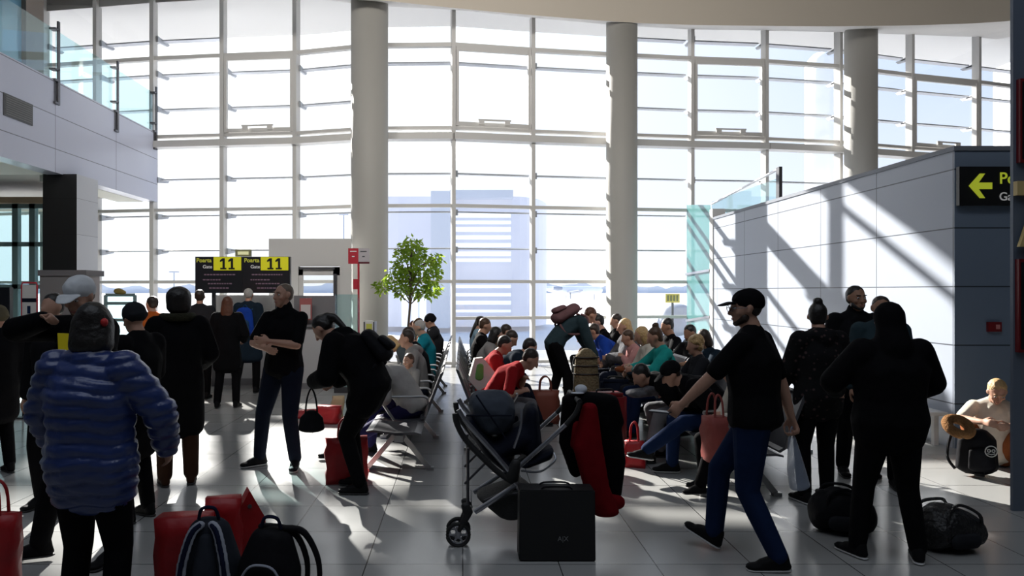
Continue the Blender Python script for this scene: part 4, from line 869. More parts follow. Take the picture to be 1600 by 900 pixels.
# right row, facing left
sit('child in dark trousers and cream top half hidden behind the walking figure', 5.95, 'C', 1.42, 4, 12, dx=-.02, top=M_cream, bottom=M_black, hair=('short', M_haird), hat=('beanie', M_black2), feet=[(-.10, .52, .12), (.12, .40, .12)], vox=.014, off=.02)
sit('person in black cap, black jacket and blue jeans looking at a phone', 6.55, 'C', 1.70, 26, 38, top=M_black, bottom=M_jean, hair=('crop', M_haird), hat=('cap', M_black2), feet=[(-.10, .75, .26), (.12, .45, .085)], tpitch=(10, 0), head=(0, 35), vox=.0125, off=.04, sole=M_sole, fat=1.1)
sit('person in big black coat with knees forward, beside the phone reader', 7.15, 'C', 1.72, 34, 42, dx=-.06, top=M_black, bottom=M_black, hair=('short', M_hairb), off=.05, fat=1.2, head=(0, 40), vox=.014)
sit('person with curly blond hair seated near the panelled wall', 7.75, 'C', 1.56, -2, 8, dx=.18, top=M_char, bottom=M_black, hair=('curly', M_hairbl), vox=.0125, head=(10, 12))
sit('person with brown bun in turquoise sweater on the right row', 8.35, 'C', 1.72, 2, 12, top=M_teal2, bottom=M_black, hair=('bun', M_hairbr), vox=.0125, head=(0, 25), hands=[(-.1, .42, .80), (.1, .42, .80)])
sit('person with wavy blond hair and white top next to the turquoise sweater', 8.95, 'C', 1.68, 2, 14, top=M_cream, bottom=M_char, hair=('bob', M_hairbl), vox=.014, head=(0, 25))
sit('person in pale pink sweater resting on the right row', 9.55, 'C', 1.55, 8, 14, top=M_pink, bottom=M_char, hair=('short', M_hairbr), vox=.016)
sit('person with long light brown hair in grey and black puffer coat', 10.15, 'C', 1.76, 0, 10, top=M_strp, bottom=M_black, hair=('long', M_hairbl), vox=.014, off=.05, hem=.4, head=(0, 12))
sit('person in bright blue jacket leaning forward behind the bending figure', 10.75, 'C', 1.78, 22, 20, dx=-.05, top=M_bblue, bottom=M_black, hair=('short', M_haird), off=.04, vox=.016)
sit('person with black hair and light blue face mask on the right row', 11.35, 'C', 1.80, 4, 8, dx=-.1, top=M_black, bottom=M_black, hair=('short', M_hairb), vox=.016)
sit('person with dark hair and black coat near the middle round column', 11.95, 'C', 1.78, -8, 2, dx=.15, top=M_black, hair=('short', M_haird), off=.03)
sit('person in dark coat at the farthest seat of the right row', 12.5, 'C', 1.76, -4, 8, top=M_char, hair=('bob', M_hairb), off=.03)
sit('person with black hair in black jacket on the bench behind, farther one', 10.2, 'D', 1.76, -6, 6, dx=-.1, face=100, X=3.05, top=M_black, hair=('short', M_hairb), skin=M_skin2)
sit('person with black hair in dark jacket on the bench behind, nearer one', 9.3, 'D', 1.66, -6, 6, face=120, X=2.98, top=M_black2, hair=('short', M_hairb), skin=M_skin2)
sit('person in dark red scarf between the two dark jackets at the back bench', 8.6, 'D', 1.62, 0, 8, face=110, X=2.98, top=M_dteal, hair=('bob', M_haird), skin=M_skin2)
# bending figure in the aisle with pink backpack
bend2 = person('person in slate fleece bending down in the aisle under a dusty pink backpack', 872, 10.2, -80, 1.78, X=1.36, vox=.014, top=M_slate, bottom=M_black, lean=32, bend=34, pelvis=(0, -.05, .93), head=(0, 45), hair=('crop', M_hairr),
     hands=[(-.12, .55, .75), (.14, .52, .72)], elbows=[(-.5, -.5, -.5), (.5, -.5, -.5)], feet=[(-.12, -.08, .085), (.14, .12, .085)], off=.03)
# two more standing far back
person('person in dark jacket standing far back near the first bench row end', 707, 14.6, 20, 1.45, vox=.02, top=M_char, hair=('short', M_haird), X=-.55) if False else None
# boy on the floor at right
fb = person('person with blond hair in white t-shirt sitting on the floor against the wall', 1562, 6.85, 150, 1.72, X=5.12, vox=.0095, pelvis=(0, -.12, .12), lean=4, bend=14, head=(8, 40), top=M_cream, bottom=M_rbrown, sleeve='short', hair=('short', M_hairbl), off=.026,
     feet=[(-.18, .38, .10), (.16, .42, .10)], knees=[(-.35, .3, 1), (.35, .3, 1)], hands=[(-.06, .42, .48), (.14, .40, .50)], elbows=[(-1, -.1, -.4), (1, -.1, -.4)], hscale=1.0, curl=(.7, .7), face_detail=True)
for o_ in [o for o in bpy.data.objects if o.parent == fb['root']]: pass
# ================================================================ BAGS, STROLLER AND SMALL THINGS
M_bag = cloth('black bag nylon', (.010, .010, .012), rough=.6); M_bagr = mat('red plastic shopping bag', (.38, .010, .014), .45, bump=.7, bscale=7, var=.3)
M_bagc = cloth('charcoal backpack panel', (.030, .034, .045)); M_bagg = cloth('grey backpack trim', (.34, .36, .42)); M_bagn = cloth('dark navy strap', (.010, .013, .035))
def Q(px, py, Y): return V((PX(px, Y), Y, PZ(py, Y)))
def carrybag(label, loc, w_, d_, h_, m, rz=0, lean=(0, 0), handles=True, hm=None, hh=.18):
    t = empty('shopping_bag', loc, R(rz), label, 'bag'); lx, ly = lean
    bm = NB(); n = 8; rows = []
    for j in range(7):
        z = h_*j/6; f = 1+.05*math.sin(j*2.1); ring = []
        for (x, y) in ((-1, -1), (-.5, -1.1), (0, -1.05), (.5, -1.12), (1, -1), (1.03, 0), (1, 1), (.4, 1.08), (-.3, 1.1), (-1, 1), (-1.04, 0)):
            sq = 1-.35*(j/6)**2 if abs(y) > .9 else 1
            ring.append(bm.verts.new((x*w_/2*f+lx*z+rng.normal()*.006, y*d_/2*sq+ly*z+rng.normal()*.006, z)))
        rows.append(ring)
    for A_, B_ in zip(rows, rows[1:]):
        for i in range(len(A_)): bm.faces.new((A_[i], A_[(i+1) % len(A_)], B_[(i+1) % len(A_)], B_[i]))
    bm.faces.new(rows[0][::-1]); bm.faces.new(rows[-1]); o = link('bag_body', bm, m, t, True)
    if handles:
        for s_ in (-1, 1):
            bm = NB(); pts = smoothpts([(-w_*.22+lx*h_, s_*d_*.3+ly*h_, h_-.02), (-w_*.18+lx*h_, s_*d_*.25+ly*h_, h_+hh*.7), (lx*h_, s_*d_*.2+ly*h_, h_+hh), (w_*.18+lx*h_, s_*d_*.25+ly*h_, h_+hh*.7), (w_*.22+lx*h_, s_*d_*.3+ly*h_, h_-.02)], 4)
            tube(bm, pts, .009, 6); link('handle', bm, hm or m, t)
    return t
# worn backpacks
def worn(label, pinfo, m, w_=.30, h_=.46, d_=.17, m2=None, z=-.05):
    """a backpack on a person's back; its own frame follows the chest"""
    c = pinfo['W'](pinfo['chest']+pinfo['T3']@V((0, -.20, z))); rzm = pinfo['root'].rotation_euler.to_matrix()@pinfo['T3']
    t = empty('backpack', c, 0, label, 'backpack')
    def P_(p): return rzm@V(p)
    def EE(p, r): return E(P_(p), r, rzm)
    soft('bag_body', [[EE((0, .02, -h_*.32), (w_*.5, d_*.45, h_*.18)), EE((0, 0, h_*.30), (w_*.42, d_*.42, h_*.2))]], m, t, .014, 3)
    soft('pocket', [[EE((0, -d_*.45, -h_*.28), (w_*.36, d_*.22, h_*.12)), EE((0, -d_*.42, 0), (w_*.33, d_*.2, h_*.1))]], m2 or m, t, .014, 3)
    for s_ in (-1, 1):
        pts = [P_(p) for p in ((s_*.09, .10, h_*.38), (s_*.12, .17, h_*.50), (s_*.135, .27, h_*.42), (s_*.14, .34, h_*.1), (s_*.16, .25, -h_*.3), (s_*.12, .1, -h_*.38))]
        bm = NB(); tube(bm, smoothpts(pts, 5), .016, 8); link('strap', bm, m2 or m, t)
    bm = NB(); tube(bm, smoothpts([P_((-.04, .05, h_*.46)), P_((0, .04, h_*.56)), P_((.04, .05, h_*.46))], 5), .008, 6); link('handle', bm, m2 or m, t)
    return t
worn('bright blue backpack on the back of the shaved head figure at the desk', bpm, M_bblue, .33, .50, .18, M_bluej, -.1)
worn('dusty pink backpack on the back of the bending figure', bend2, cloth('dusty pink nylon', (.16, .085, .09)), .34, .46, .2, None, .02)
worn('small black backpack on the hips of the bent figure in black', bent, M_bag, .26, .34, .16, None, -.12)

# handbag in the bent figure's hand
h_ = bent['W'](bent['wr'][0]); hb = empty('handbag', (h_.x-.02, h_.y, h_.z-.42), R(10), 'small black handbag hanging from the hand of the bent figure', 'handbag')
soft('bag_body', [[E((0, 0, .02), (.115, .055, .035)), E((0, 0, .11), (.10, .045, .03)), E((0, 0, .16), (.05, .03, .02))]], M_bag, hb, .008, 3)
for s_ in (-1, 1): bm = NB(); tube(bm, smoothpts([(-.05, s_*.02, .15), (-.035, s_*.015, .28), (0, 0, .36), (.035, s_*.015, .28), (.05, s_*.02, .15)], 5), .007, 6); link('handle', bm, M_bag, hb)
# red tote by the bent figure
carrybag('red shopping bag on the floor behind the legs of the bent figure', (PX(542, 6.35), 6.35, 0), .36, .16, .40, M_bagr, 8)
t_ = carrybag('red shopping bag with white emblem cut off at the left edge', (PX(-8, 4.0), 4.0, .0), .24, .14, .45, M_bagr, 0)
t_ = None
# far red bags on the sunlit floor
carrybag('small red gift bag with white print lying near the queue, left one', (PX(478, 9.6), 9.6, 0), .34, .16, .10, M_bagr, 20, handles=False)
carrybag('small red gift bag with white print lying beside the black handbag', (PX(512, 9.2), 9.2, 0), .30, .2, .22, M_bagr, -10, (.1, 0), handles=False)
carrybag('cream paper bag leaning on a red bag behind the handbag', (PX(524, 9.5), 9.5, 0), .16, .12, .30, mat('cream paper', (.55, .42, .25), .8), 15, (.15, 0), handles=False)

# --- foreground bags left of centre
YF = 3.55
rb = carrybag('big red shopping bag standing left of the grey strapped backpack', (PX(285, 3.75), 3.75, 0), .26, .2, .52, M_bagr, 5, (.03, 0), handles=False)
bm = NB(); box(bm, (.03, -.125, .05), (.12, -.115, .34)); o = link('print', bm, mat('pale bag print', (.22, .22, .27), .6), rb)
def bigpack(name, label, loc, rz, w_, h_, d_, body, strapm, panel, tilt=0, front=True):
    t = empty(name, loc, R(rz), label, 'backpack'); TM = Matrix.Rotation(R(tilt), 3, 'Y')
    def EE(p, r): return E(TM@V(p), r, TM)
    soft('bag_body', [[EE((0, 0, .08), (w_*.5, d_*.5, .08)), EE((0, 0, h_*.6), (w_*.48, d_*.48, .08)), EE((0, 0, h_-.07), (w_*.33, d_*.32, .07))]], body, t, .011, 4)
    if front:
        soft('back_panel', [[EE((0, -d_*.42, .10), (w_*.22, .05, .06)), EE((0, -d_*.42, h_*.55), (w_*.20, .045, .06)), EE((0, -d_*.30, h_*.82), (w_*.12, .04, .03))]], panel, t, .010, 3)
        for s_ in (-1, 1):
            pts = [TM@V(p) for p in ((s_*.03, -d_*.30, h_*.95), (s_*w_*.20, -d_*.48, h_*.88), (s_*w_*.31, -d_*.62, h_*.62), (s_*w_*.36, -d_*.62, h_*.35), (s_*w_*.46, -d_*.52, .10))]
            ps = smoothpts(pts, 5); soft('strap', [[E(a_, (.028, .012, .022)), E(b2, (.028, .012, .022))] for a_, b2 in zip(ps, ps[1:])], strapm, t, .009, 2)
            ps2 = [p+V((0, -.014, 0)) for p in ps[:-3]]; soft('strap_edge', [[E(a_, (.015, .008, .015)), E(b2, (.015, .008, .015))] for a_, b2 in zip(ps2, ps2[1:])], M_bagn, t, .008, 1)
    else:
        soft('pocket', [[EE((0, -d_*.5, .10), (w_*.36, .06, .06)), EE((0, -d_*.5, h_*.45), (w_*.33, .055, .06))]], panel, t, .010, 3)
        bm = NB(); tube(bm, smoothpts([TM@V(p) for p in ((-w_*.36, -d_*.52, h_*.45), (-w_*.2, -d_*.56, h_*.66), (0, -d_*.55, h_*.70), (w_*.2, -d_*.56, h_*.66), (w_*.36, -d_*.52, h_*.45))], 5), .006, 6); link('zip', bm, M_bagg, t)
        for q in (-1, 1):
            pts = [TM@V(p) for p in ((q*.06, 0, h_*.98), (w_*.36+q*.03, .04, h_*.93), (w_*.60+q*.03, .05, h_*.66), (w_*.62+q*.03, .04, h_*.36), (w_*.45, .02, .12))]
            ps = smoothpts(pts, 5); soft('strap', [[E(a_, (.014, .024, .018)), E(b2, (.014, .024, .018))] for a_, b2 in zip(ps, ps[1:])], strapm, t, .009, 2)
    bm = NB(); tube(bm, smoothpts([TM@V(p) for p in ((-.05, -.02, h_-.01), (-.03, -.03, h_+.045), (.03, -.03, h_+.045), (.05, -.02, h_-.01))], 5), .009, 6); link('handle', bm, M_bagn, t)
    return t
bigpack('backpack', 'dark backpack with pale grey shoulder straps towards the viewer, foreground', (PX(328, 3.65), 3.65, 0), 4, .33, .55, .20, M_bagc, M_bagg, M_bagc)
bigpack('backpack', 'black backpack with raised curved straps, right of the grey strapped backpack', (PX(415, 3.60), 3.60, 0), -4, .34, .52, .24, M_bag, M_bag, M_bagc, 4, False)
soft('bag_body', [], M_bag, None) if False else None
g = empty('folded_bag', (PX(450, 3.4), 3.4, 0), 0, 'low dark bag lying right of the foreground backpacks', 'bag')
soft('bag_body', [[E((-.08, 0, .05), (.11, .09, .05)), E((.06, 0, .045), (.07, .08, .04))]], M_bagn, g, .011, 3)
carrybag('dark red bag rising behind the grey strapped backpack', (PX(352, 4.05), 4.05, 0), .20, .14, .53, M_bagr, 12, (-.02, 0), handles=False)
g = empty('carton', (PX(388, 4.15), 4.15, 0), R(25), 'pointed red paper carton standing behind the foreground backpacks', 'carton')
bm = NB(); prism(bm, [(-.09, -.05, 0), (.09, -.05, 0), (.09, -.05, .38), (.0, -.05, .55), (-.09, -.05, .38)], (0, .10, 0)); link('body', bm, M_bagr, g)
bm = NB(); lathe(bm, [(.012, -.002), (.012, .002)], (0, 0, 0), 12); o = link('eyelet', bm, M_chrome, g); o.rotation_euler = (R(90), 0, 0); o.location = (0, -.053, .46)

# --- big black box bag with white mark
YX = 4.47; x0, x1 = PX(811, YX), PX(931, YX); zt = PZ(766, YX)
g = empty('box_bag', ((x0+x1)/2, YX, 0), 0, 'large square black box bag with small pale logo in front of the stroller', 'bag')
bm = NB(); w2 = (x1-x0)/2
prism(bm, [(-w2, 0, .005), (w2, 0, .0), (w2-.004, 0, zt-.004), (-w2+.004, 0, zt)], (0, .17, 0)); bmesh.ops.bevel(bm, geom=bm.edges[:], offset=.006, segments=2, affect='EDGES'); link('bag_body', bm, mat('matt black card', (.006, .006, .007), .6), g)
text('logo', 'A|X', .042, (.035, -.003, PZ(842, YX)), (R(90), 0, 0), mat('pale logo', (.22, .22, .23), .5), g, depth=.001)
for y in (.03, .14): bm = NB(); tube(bm, smoothpts([(-.1, y, zt-.01), (-.07, y, zt+.012), (.07, y, zt+.012), (.1, y, zt-.01)], 4), .006, 6); link('handle', bm, M_bag, g)

# --- stroller
M_fr = mat('silver stroller tube', (.42, .43, .47), .3, .9); M_hood = cloth('blue grey stroller hood', (.055, .065, .085), rough=.7); M_sn = cloth('navy stroller fabric', (.010, .012, .022), rough=.7)
Ya, Yb = 4.72, 5.18; Ym = (Ya+Yb)/2
st = empty('stroller', (PX(790, Ym), Ym, 0), 0, 'baby stroller with blue grey hood and silver frame in the middle of the floor', 'stroller')
inv = V(st.location)
def S(px, py, Y=Ya): return Q(px, py, Ya)*1.0+V((0, Y-Ya, 0))-inv     # side profile measured at the near side, repeated across the width
for Y in (Ya, Yb):
    bm = NB(); tube(bm, [S(742, 800, Y), S(770, 782, Y), S(806, 758, Y)], .017); link('frame_tube', bm, M_fr, st)
    bm = NB(); tube(bm, [S(790, 748, Y), S(812, 728, Y), S(862, 684, Y), S(886, 662, Y)], .015); link('handle_tube', bm, M_fr, st)
    bm = NB(); tube(bm, smoothpts([S(884, 664, Y), S(900, 645, Y), S(906, 628, Y)], 4), .016); link('handle_arm', bm, M_rubber, st)
    bm = NB(); tube(bm, [S(716, 640, Y), S(725, 655, Y), S(772, 708, Y), S(800, 742, Y)], .017); link('seat_rail', bm, M_fr, st)
    bm = NB(); tube(bm, smoothpts([S(711, 646, Y), S(714, 662, Y), S(730, 690, Y), S(775, 735, Y), S(800, 752, Y)], 4), .020); link('seat_frame', bm, M_rubber, st)
    bm = NB(); tube(bm, [S(800, 748, Y), S(838, 800, Y), S(862, 838, Y)], .017); link('rear_leg', bm, M_fr, st)
    bm = NB(); tube(bm, [S(731, 796, Y), S(731, 700, Y)], .010); link('strut', bm, M_steel, st)
    bm = NB(); tube(bm, [S(726, 756, Y), S(760, 722, Y)], .008); link('brace', bm, M_steel, st)
    soft('hub', [[E(S(800, 745, Y), (.05, .03, .05)), E(S(806, 724, Y), (.035, .028, .035))]], M_rubber, st, .008, 2)
    Y0_ = Y; Y = Y if Y == Ya else Ya+.11
    soft('fork', [[E(S(731, 800, Y), (.036, .022, .03)), E(S(727, 790, Y), (.03, .022, .02))], [E(S(730, 805, Y), (.03, .02, .02)), E(S(718, 828, Y), (.016, .016, .02))]], M_rubber, st, .007, 2)
    Y = Y0_
    for nm, cx, cy, r in (('front_wheel', 716, 831.5, .085), ('rear_wheel', 868, 822, .105)):
        c = S(cx, cy, (Y if nm == 'rear_wheel' or Y == Ya else Ya+.11)); c.z = r; n_ = 28
        e_ = bpy.data.objects.new(nm, bpy.data.meshes.new(nm)); bm = NB()
        tube(bm, [(r*.86*math.cos(a), 0, r*.86*math.sin(a)) for a in np.linspace(0, 2*math.pi, n_+1)[:-1]], r*.14, 8, True); w_ = link(nm, bm, M_rubber, st); w_.location = c
        bpy.data.objects.remove(e_)
        bm = NB(); tube(bm, [(r*.70*math.cos(a), 0, r*.70*math.sin(a)) for a in np.linspace(0, 2*math.pi, n_+1)[:-1]], r*.05, 6, True)
        for k in range(6): bar(bm, (0, 0, 0), (r*.7*math.cos(k*math.pi/3), 0, r*.7*math.sin(k*math.pi/3)), .012, .010, up=V((0, 1, 0)))
        lathe(bm, [(.018, -.02), (.018, .02)], (0, 0, 0), 12); link('rim', bm, M_fr, w_)
bm = NB(); tube(bm, [S(906, 628, Ya), S(906, 628, Yb)], .018); link('handlebar', bm, M_rubber, st)
bm = NB(); tube(bm, [S(862, 838, Ya), S(862, 838, Yb)], .012); link('rear_axle', bm, M_steel, st)
bm = NB(); tube(bm, [S(735, 798, Ya), S(735, 798, Yb)], .012); link('front_bar', bm, M_steel, st)
def SE(px, py, r, dy=0): c = S(px, py, Ym); return E((c.x, c.y+dy, c.z), r)
hd = soft('hood', [[SE(752, 640, (.085, .20, .10)), SE(782, 652, (.12, .205, .16)), SE(768, 672, (.10, .20, .07))]], M_hood, st, .012, 4)
for k, (a_, b2) in enumerate((((744, 618), (792, 688)), ((728, 650), (800, 650)))):
    bm = NB(); tube(bm, smoothpts([S(a_[0], a_[1], Ym-.21), S((a_[0]+b2[0])/2, (a_[1]+b2[1])/2, Ym-.215), S(b2[0], b2[1], Ym-.21)], 4), .006, 6); link('seam', bm, M_sn, hd)
soft('seat_shell', [[SE(735, 668, (.04, .19, .05)), SE(775, 718, (.08, .19, .05)), SE(800, 742, (.05, .19, .04))], [SE(775, 715, (.09, .19, .07)), SE(825, 690, (.09, .18, .11))], [SE(835, 650, (.05, .17, .06)), SE(832, 705, (.09, .18, .08))]], M_sn, st, .014, 4)
bm = NB()
tube(bm, smoothpts([S(816, 640, Ya+.02), S(813, 668, Ya-.01), S(803, 700, Ya)], 4), .009, 8); link('silver_trim', bm, M_fr, st)
soft('footrest', [[SE(824, 735, (.06, .16, .025)), SE(858, 722, (.05, .15, .03)), SE(866, 712, (.02, .15, .02))]], M_sn, st, .012, 3)
bm = NB(); tube(bm, smoothpts([S(815, 738, Ya+.04), S(845, 738, Ya+.02), S(868, 722, Ya+.04), S(868, 712, Ya+.08)], 4), .007, 8); link('footrest_rail', bm, M_fr, st)
M_mesh = mat('dark basket mesh', (.035, .036, .036), .8, bump=.5, bscale=90, var=.4)
soft('basket', [[SE(765, 788, (.09, .19, .03)), SE(800, 815, (.10, .18, .04)), SE(840, 795, (.06, .19, .04)), SE(815, 770, (.06, .19, .02))]], M_mesh, st, .014, 4)
for k in range(2):
    bm = NB(); tube(bm, smoothpts([S(757, 790-6*k, Ya+.03), S(800, 772-6*k, Ya+.01), S(832, 775-4*k, Ya+.03)], 4), .006, 6); link('basket_rail', bm, M_steel, st)
# coats hung on the handle
M_redc = cloth('dark red coat', (.17, .005, .009)); YH = 4.92
cr_ = empty('coat', (PX(905, YH), YH, 0), 0, 'dark red coat hanging over the stroller handle', 'coat'); iv = V(cr_.location)
def CE(px, py, r, dy=0): c = Q(px, py, YH)-iv; return E((c.x, dy, c.z), r)
soft('cloth', [[CE(915, 632, (.055, .05, .04), -.15), CE(912, 690, (.105, .05, .05), -.16)], [CE(912, 690, (.105, .05, .05), -.16), CE(925, 750, (.09, .05, .05), -.16)], [CE(925, 750, (.09, .05, .05), -.16), CE(940, 790, (.095, .045, .035), -.15)], [CE(900, 660, (.04, .04, .03), -.1), CE(895, 690, (.035, .04, .04), -.1)],
     [CE(932, 775, (.05, .04, .06), -.1), CE(962, 778, (.045, .04, .05), -.1)]], M_redc, cr_, .012, 4)
cb_ = empty('coat', (PX(935, YH), YH, 0), 0, 'long black coat hanging over the stroller handle beside the red one', 'coat'); iv = V(cb_.location)
soft('cloth', [[CE(912, 622, (.10, .09, .05)), CE(940, 625, (.12, .10, .05)), CE(945, 660, (.14, .09, .05))], [CE(940, 650, (.13, .10, .05)), CE(958, 720, (.09, .08, .06))], [CE(958, 720, (.09, .08, .06)), CE(955, 772, (.075, .06, .04))], [CE(893, 625, (.07, .09, .05)), CE(886, 690, (.06, .05, .05)), CE(900, 735, (.05, .05, .05))]], M_black, cb_, .013, 4)
cp = empty('cap', (PX(907, YH), YH-.02, PZ(612, YH)-.0), 0, 'small white cap lying on top of the hanging coats', 'cap')
soft('crown', [[E((0, 0, .02), (.045, .05, .035))]], mat('white cotton', (.6, .63, .68), .8), cp, .008, 1); soft('brim', [[E((-.03, -.04, .0), (.05, .035, .006))]], mat('white cotton', (.6, .63, .68), .8), cp, .006, 1)

# --- middle ground luggage
def suitcase(label, px, Y, w_, d_, h_, m, rz=0):
    t = empty('suitcase', (PX(px, Y), Y, 0), R(rz), label, 'suitcase')
    bm = NB(); box(bm, (-w_/2, -d_/2, .05), (w_/2, d_/2, h_)); bmesh.ops.bevel(bm, geom=bm.edges[:], offset=.04, segments=4, affect='EDGES'); link('shell', bm, m, t, True)
    for a_ in (-1, 1):
        for b2 in (-1, 1): bm = NB(); lathe(bm, [(.024, -.012), (.024, .012)], (0, 0, 0), 12); o = link('wheel', bm, M_rubber, t); o.rotation_euler = (R(90), 0, 0); o.location = (a_*w_*.38, b2*d_*.32, .024)
    bm = NB(); tube(bm, smoothpts([(-.09, 0, h_-.01), (-.08, 0, h_+.03), (.08, 0, h_+.03), (.09, 0, h_-.01)], 4), .01, 6); link('handle', bm, M_rubber, t)
    return t
suitcase('dark red suitcase standing in front of the right bench row', 945, 7.6, .42, .26, .62, mat('dark red shell', (.22, .010, .014), .45), 10)
suitcase('black suitcase standing behind the bending figure', 914, 8.65, .42, .26, .36, M_bag, -5)
g = carrybag('brown leather shopping bag near the aisle under the bending figure', (PX(852, 9.2), 9.2, 0), .34, .2, .42, mat('brown red leather', (.20, .05, .03), .6), 0)
wb = empty('straw_bag', (PX(916, 8.65), 8.65, .36), 0, 'woven straw backpack standing on the black suitcase', 'bag')
soft('bag_body', [[E((0, 0, .10), (.17, .11, .09)), E((0, 0, .54), (.14, .09, .06)), E((0, 0, .62), (.07, .05, .03))]], mat('woven straw', (.17, .13, .07), .9, bump=1, bscale=40, var=.5), wb, .014, 3)
for z in (.34, .44, .54): bm = NB(); tube(bm, [(.165*math.cos(a)*(1-.12*z), .105*math.sin(a)*(1-.12*z), z) for a in np.linspace(0, 2*math.pi, 25)[:-1]], .008, 6, True); link('band', bm, M_haird, wb)
carrybag('bright red paper bag on the floor in front of the right bench row', (PX(993, 6.9), 6.9, 0), .18, .12, .25, M_bagr, -20, (-.05, 0))
g = carrybag('coral red bag hanging low beside the child in cream top', (PX(1121, 5.75), 5.75, .33), .17, .22, .36, mat('coral red cloth', (.26, .05, .04), .7, bump=.5, bscale=10, var=.3), 10, (-.06, 0))
wg = empty('shopping_bag', (PX(750, 7.95), 7.85, PZ(596, 7.9)), R(10), 'white bag with green print held above the middle bench row', 'bag')
bm = NB(); prism(bm, [(-.13, 0, .02), (-.02, 0, -.10), (.16, 0, .0), (.17, 0, .10), (.03, 0, .27), (-.06, 0, .26)], (0, .08, 0)); link('bag_body', bm, mat('white paper', (.65, .68, .62), .7), wg)
soft('print', [[E((-.01, -.002, .06), (.055, .006, .05)), E((.0, -.002, .17), (.045, .006, .04))]], mat('green print', (.14, .42, .10), .6), wg, .006, 1)
bk = empty('tablet', (PX(1012, 8.3), 8.3, .82), R(20), 'thin white booklet on the lap of the turquoise sweater', 'booklet')
bm = NB(); box(bm, (-.11, -.08, 0), (.11, .08, .012)); link('pages', bm, M_pt, bk)
bk.name = 'booklet'
ph = walk['W'](walk['wr'][0]); 
p_ = fold['W']((0, 0, 0))
# plastic bag in the walking figure's right hand
h_ = walk['W'](walk['wr'][1]); pb = empty('plastic_bag', (h_.x+.03, h_.y, h_.z-.47), R(20), 'clear bluish plastic bag hanging from the hand of the walking figure', 'bag')
M_plas = mat('thin bluish plastic', (.42, .48, .60), .25, bump=.8, bscale=25, alpha=.55)
soft('bag_body', [[E((-.03, 0, .33), (.03, .02, .03)), E((0, 0, .15), (.07, .03, .06))], [E((0, 0, .15), (.07, .03, .06)), E((.035, 0, .02), (.085, .035, .03))]], M_plas, pb, .009, 3)
bm = NB(); tube(bm, smoothpts([(-.04, 0, .33), (-.045, 0, .37), (-.03, 0, .41), (-.015, 0, .37), (-.02, 0, .33)], 4), .005, 6); link('handle', bm, M_plas, pb)
# phone held by the seated cap wearer
# --- right floor luggage
def duffel(label, px, Y, L_, r_, m, rz=0):
    t = empty('duffel_bag', (PX(px, Y), Y, 0), R(rz), label, 'duffel bag')
    soft('bag_body', [[E((-L_/2, 0, r_*.8), (.07, r_, r_*.8)), E((-L_*.1, 0, r_*1.05), (.08, r_*1.02, r_*.95)), E((L_/2, 0, r_*.75), (.07, r_, r_*.75))], [E((-L_*.42, 0, r_*1.5), (.05, .06, .05)), E((-L_*.3, 0, r_*1.2), (.08, .09, .06))]], m, t, .013, 3)
    for s_ in (-1, 1):
        bm = NB(); tube(bm, smoothpts([(-.12, s_*r_*.8, r_*1.0), (-.10, s_*r_*.75, r_*1.75), (.02, s_*r_*.5, r_*1.95), (.12, s_*r_*.8, r_*1.6), (.14, s_*r_*.8, r_*1.0)], 5), .011, 6); link('handle', bm, m, t)
    soft('pocket', [[E((-L_*.25, -r_*.95, r_*.6), (.05, .03, r_*.35)), E((L_*.2, -r_*.95, r_*.6), (.05, .03, r_*.35))]], M_char, t, .012, 3)
    bm = NB(); tube(bm, smoothpts([(-L_/2, -.02, r_*1.3), (0, -.01, r_*1.9), (L_/2, 0, r_*1.2)], 5), .005, 6); link('zip', bm, M_steel, t)
    return t
M_bagp = mat('black patterned nylon', (.012, .012, .013), .4, bump=1, bscale=30, var=.9)
duffel('black duffel bag on the floor right of the hooded figure', 1480, 4.72, .30, .155, M_bagp, 12)
duffel('black duffel bag on the floor left of the hooded figure', 1315, 5.05, .30, .16, M_bag, -15)
bk2 = empty('backpack', (PX(1526, 6.55), 6.55, 0), R(-12), 'black backpack with round white emblem in front of the seated blond figure', 'backpack')
soft('bag_body', [[E((0, 0, .09), (.18, .11, .08)), E((0, 0, .33), (.16, .10, .08)), E((0, 0, .40), (.10, .06, .04))]], M_bag, bk2, .012, 3)
soft('pocket', [[E((0, -.10, .10), (.12, .05, .05)), E((0, -.09, .24), (.11, .04, .05))]], M_bag, bk2, .012, 3)
M_em = mat('white emblem', (.45, .45, .44), .6); bm = NB()
tube(bm, [(.05+.048*math.cos(a), -.150, .26+.048*math.sin(a)) for a in np.linspace(0, 2*math.pi, 25)[:-1]], .005, 6, True)
tube(bm, [(.05-.018+.012*math.cos(a), -.150, .265+.012*math.sin(a)) for a in np.linspace(0, 2*math.pi, 13)[:-1]], .004, 6, True); tube(bm, [(.05+.018+.012*math.cos(a), -.150, .265+.012*math.sin(a)) for a in np.linspace(0, 2*math.pi, 13)[:-1]], .004, 6, True)
tube(bm, [(.02, -.15, .24), (.05, -.15, .232), (.08, -.15, .24)], .004, 6); link('emblem', bm, M_em, bk2)
for s_ in (-1, 1): bm = NB(); tube(bm, smoothpts([(s_*.10, .06, .40), (s_*.16, .12, .34), (s_*.2, .1, .15), (s_*.16, .04, .05)], 5), .013, 6); link('strap', bm, M_bag, bk2)
tw = empty('travel_pillow', (PX(1500, 6.45), 6.45, .42), 0, 'furry brown ring shaped pillow lying on the emblem backpack', 'pillow')
rg = [V((.095*math.cos(a), .02+.075*math.sin(a), .05+.06*math.sin(a))) for a in np.linspace(-1.3, 4.3, 14)]
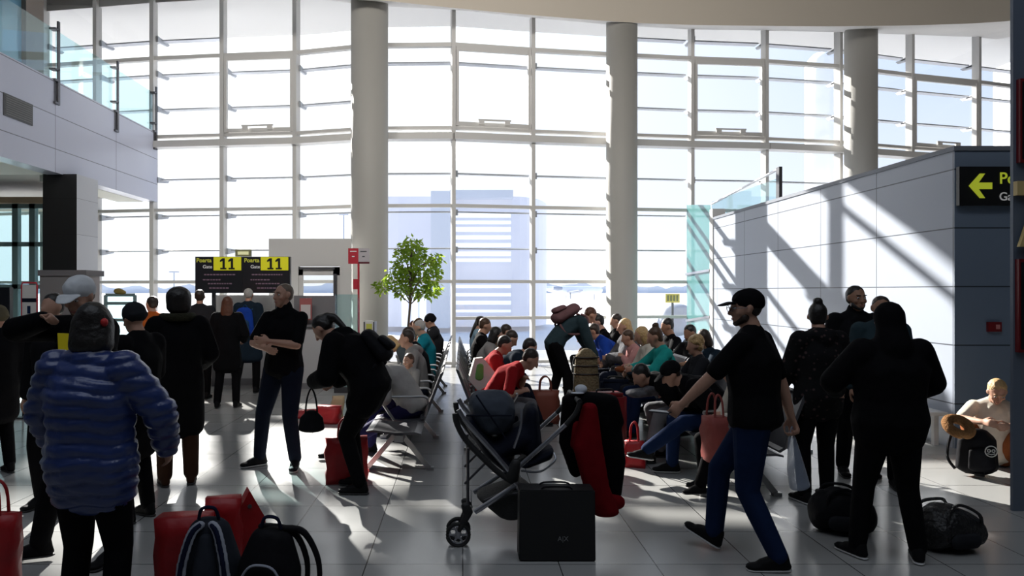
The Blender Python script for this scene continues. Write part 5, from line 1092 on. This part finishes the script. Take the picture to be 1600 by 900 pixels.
soft('ring', [[E(a_, .046), E(b2, .046)] for a_, b2 in zip(rg, rg[1:])], cloth('ginger plush', (.24, .12, .05), bump=1, bscale=60), tw, .013, 1)
# yellow card held by the cap wearer
yc = empty('yellow_folder', (PX(108, 4.05), 4.05, PZ(552, 4.05)), R(15), 'small yellow folder held against the chest behind the navy puffer', 'folder')
bm = NB(); prism(bm, [(-.055, 0, 0), (.045, 0, -.005), (.035, 0, .11), (-.06, 0, .115)], (0, .012, 0)); link('cover', bm, mat('yellow plastic', (.50, .42, .01), .5, emit=.12), yc)
bm = NB(); box(bm, (.01, -.004, -.02), (.07, .0, .02)); link('tab', bm, MATS['yellow plastic'], yc)
# phone in the lap of the black cap reader
for o in list(bpy.data.objects):
    if o.type == 'MESH' and not o.data.users: bpy.data.objects.remove(o)

suitcase('dark blue suitcase in front of the right bench row, farther than the red one', 962, 8.9, .38, .24, .60, M_jeand, -8)
suitcase('grey suitcase near the far end of the aisle in front of the right row', 930, 10.9, .36, .24, .58, mat('grey shell', (.16, .16, .17), .45), 6)
for lab, px_, y_, z_, m_ in (('folded rust jacket on the lap of the pink sweater', 985, 9.5, .64, M_rust), ('crumpled grey striped puffer on the lap of the big black coat', 1010, 7.15, .66, M_strp), ('folded green scarf on the lap of the wavy blond hair', 1005, 8.9, .66, M_dteal)):
    t = empty('folded_jacket', (PX(px_, y_), y_, z_), R(20), lab, 'jacket')
    soft('cloth', [[E((-.14, 0, .02), (.08, .12, .045)), E((.12, .03, .03), (.09, .12, .05))], [E((.02, -.1, .07), (.12, .05, .03)), E((.1, .1, .06), (.06, .06, .04))]], m_, t, .013, 3)
for lab, p_, k_ in (('dark phone in the hands of the walking figure', walk, 0),):
    h_ = p_['W'](p_['wr'][k_]+V((-.02, .09, -.06))); t = empty('phone', h_, R(55), 'grey phone in the left hand of the walking figure', 'phone')
    bm = NB(); box(bm, (-.036, -.02, -.006), (.036, .12, .003)); bmesh.ops.bevel(bm, geom=bm.edges[:], offset=.003, segments=2, affect='EDGES'); link('case', bm, M_steel, t)
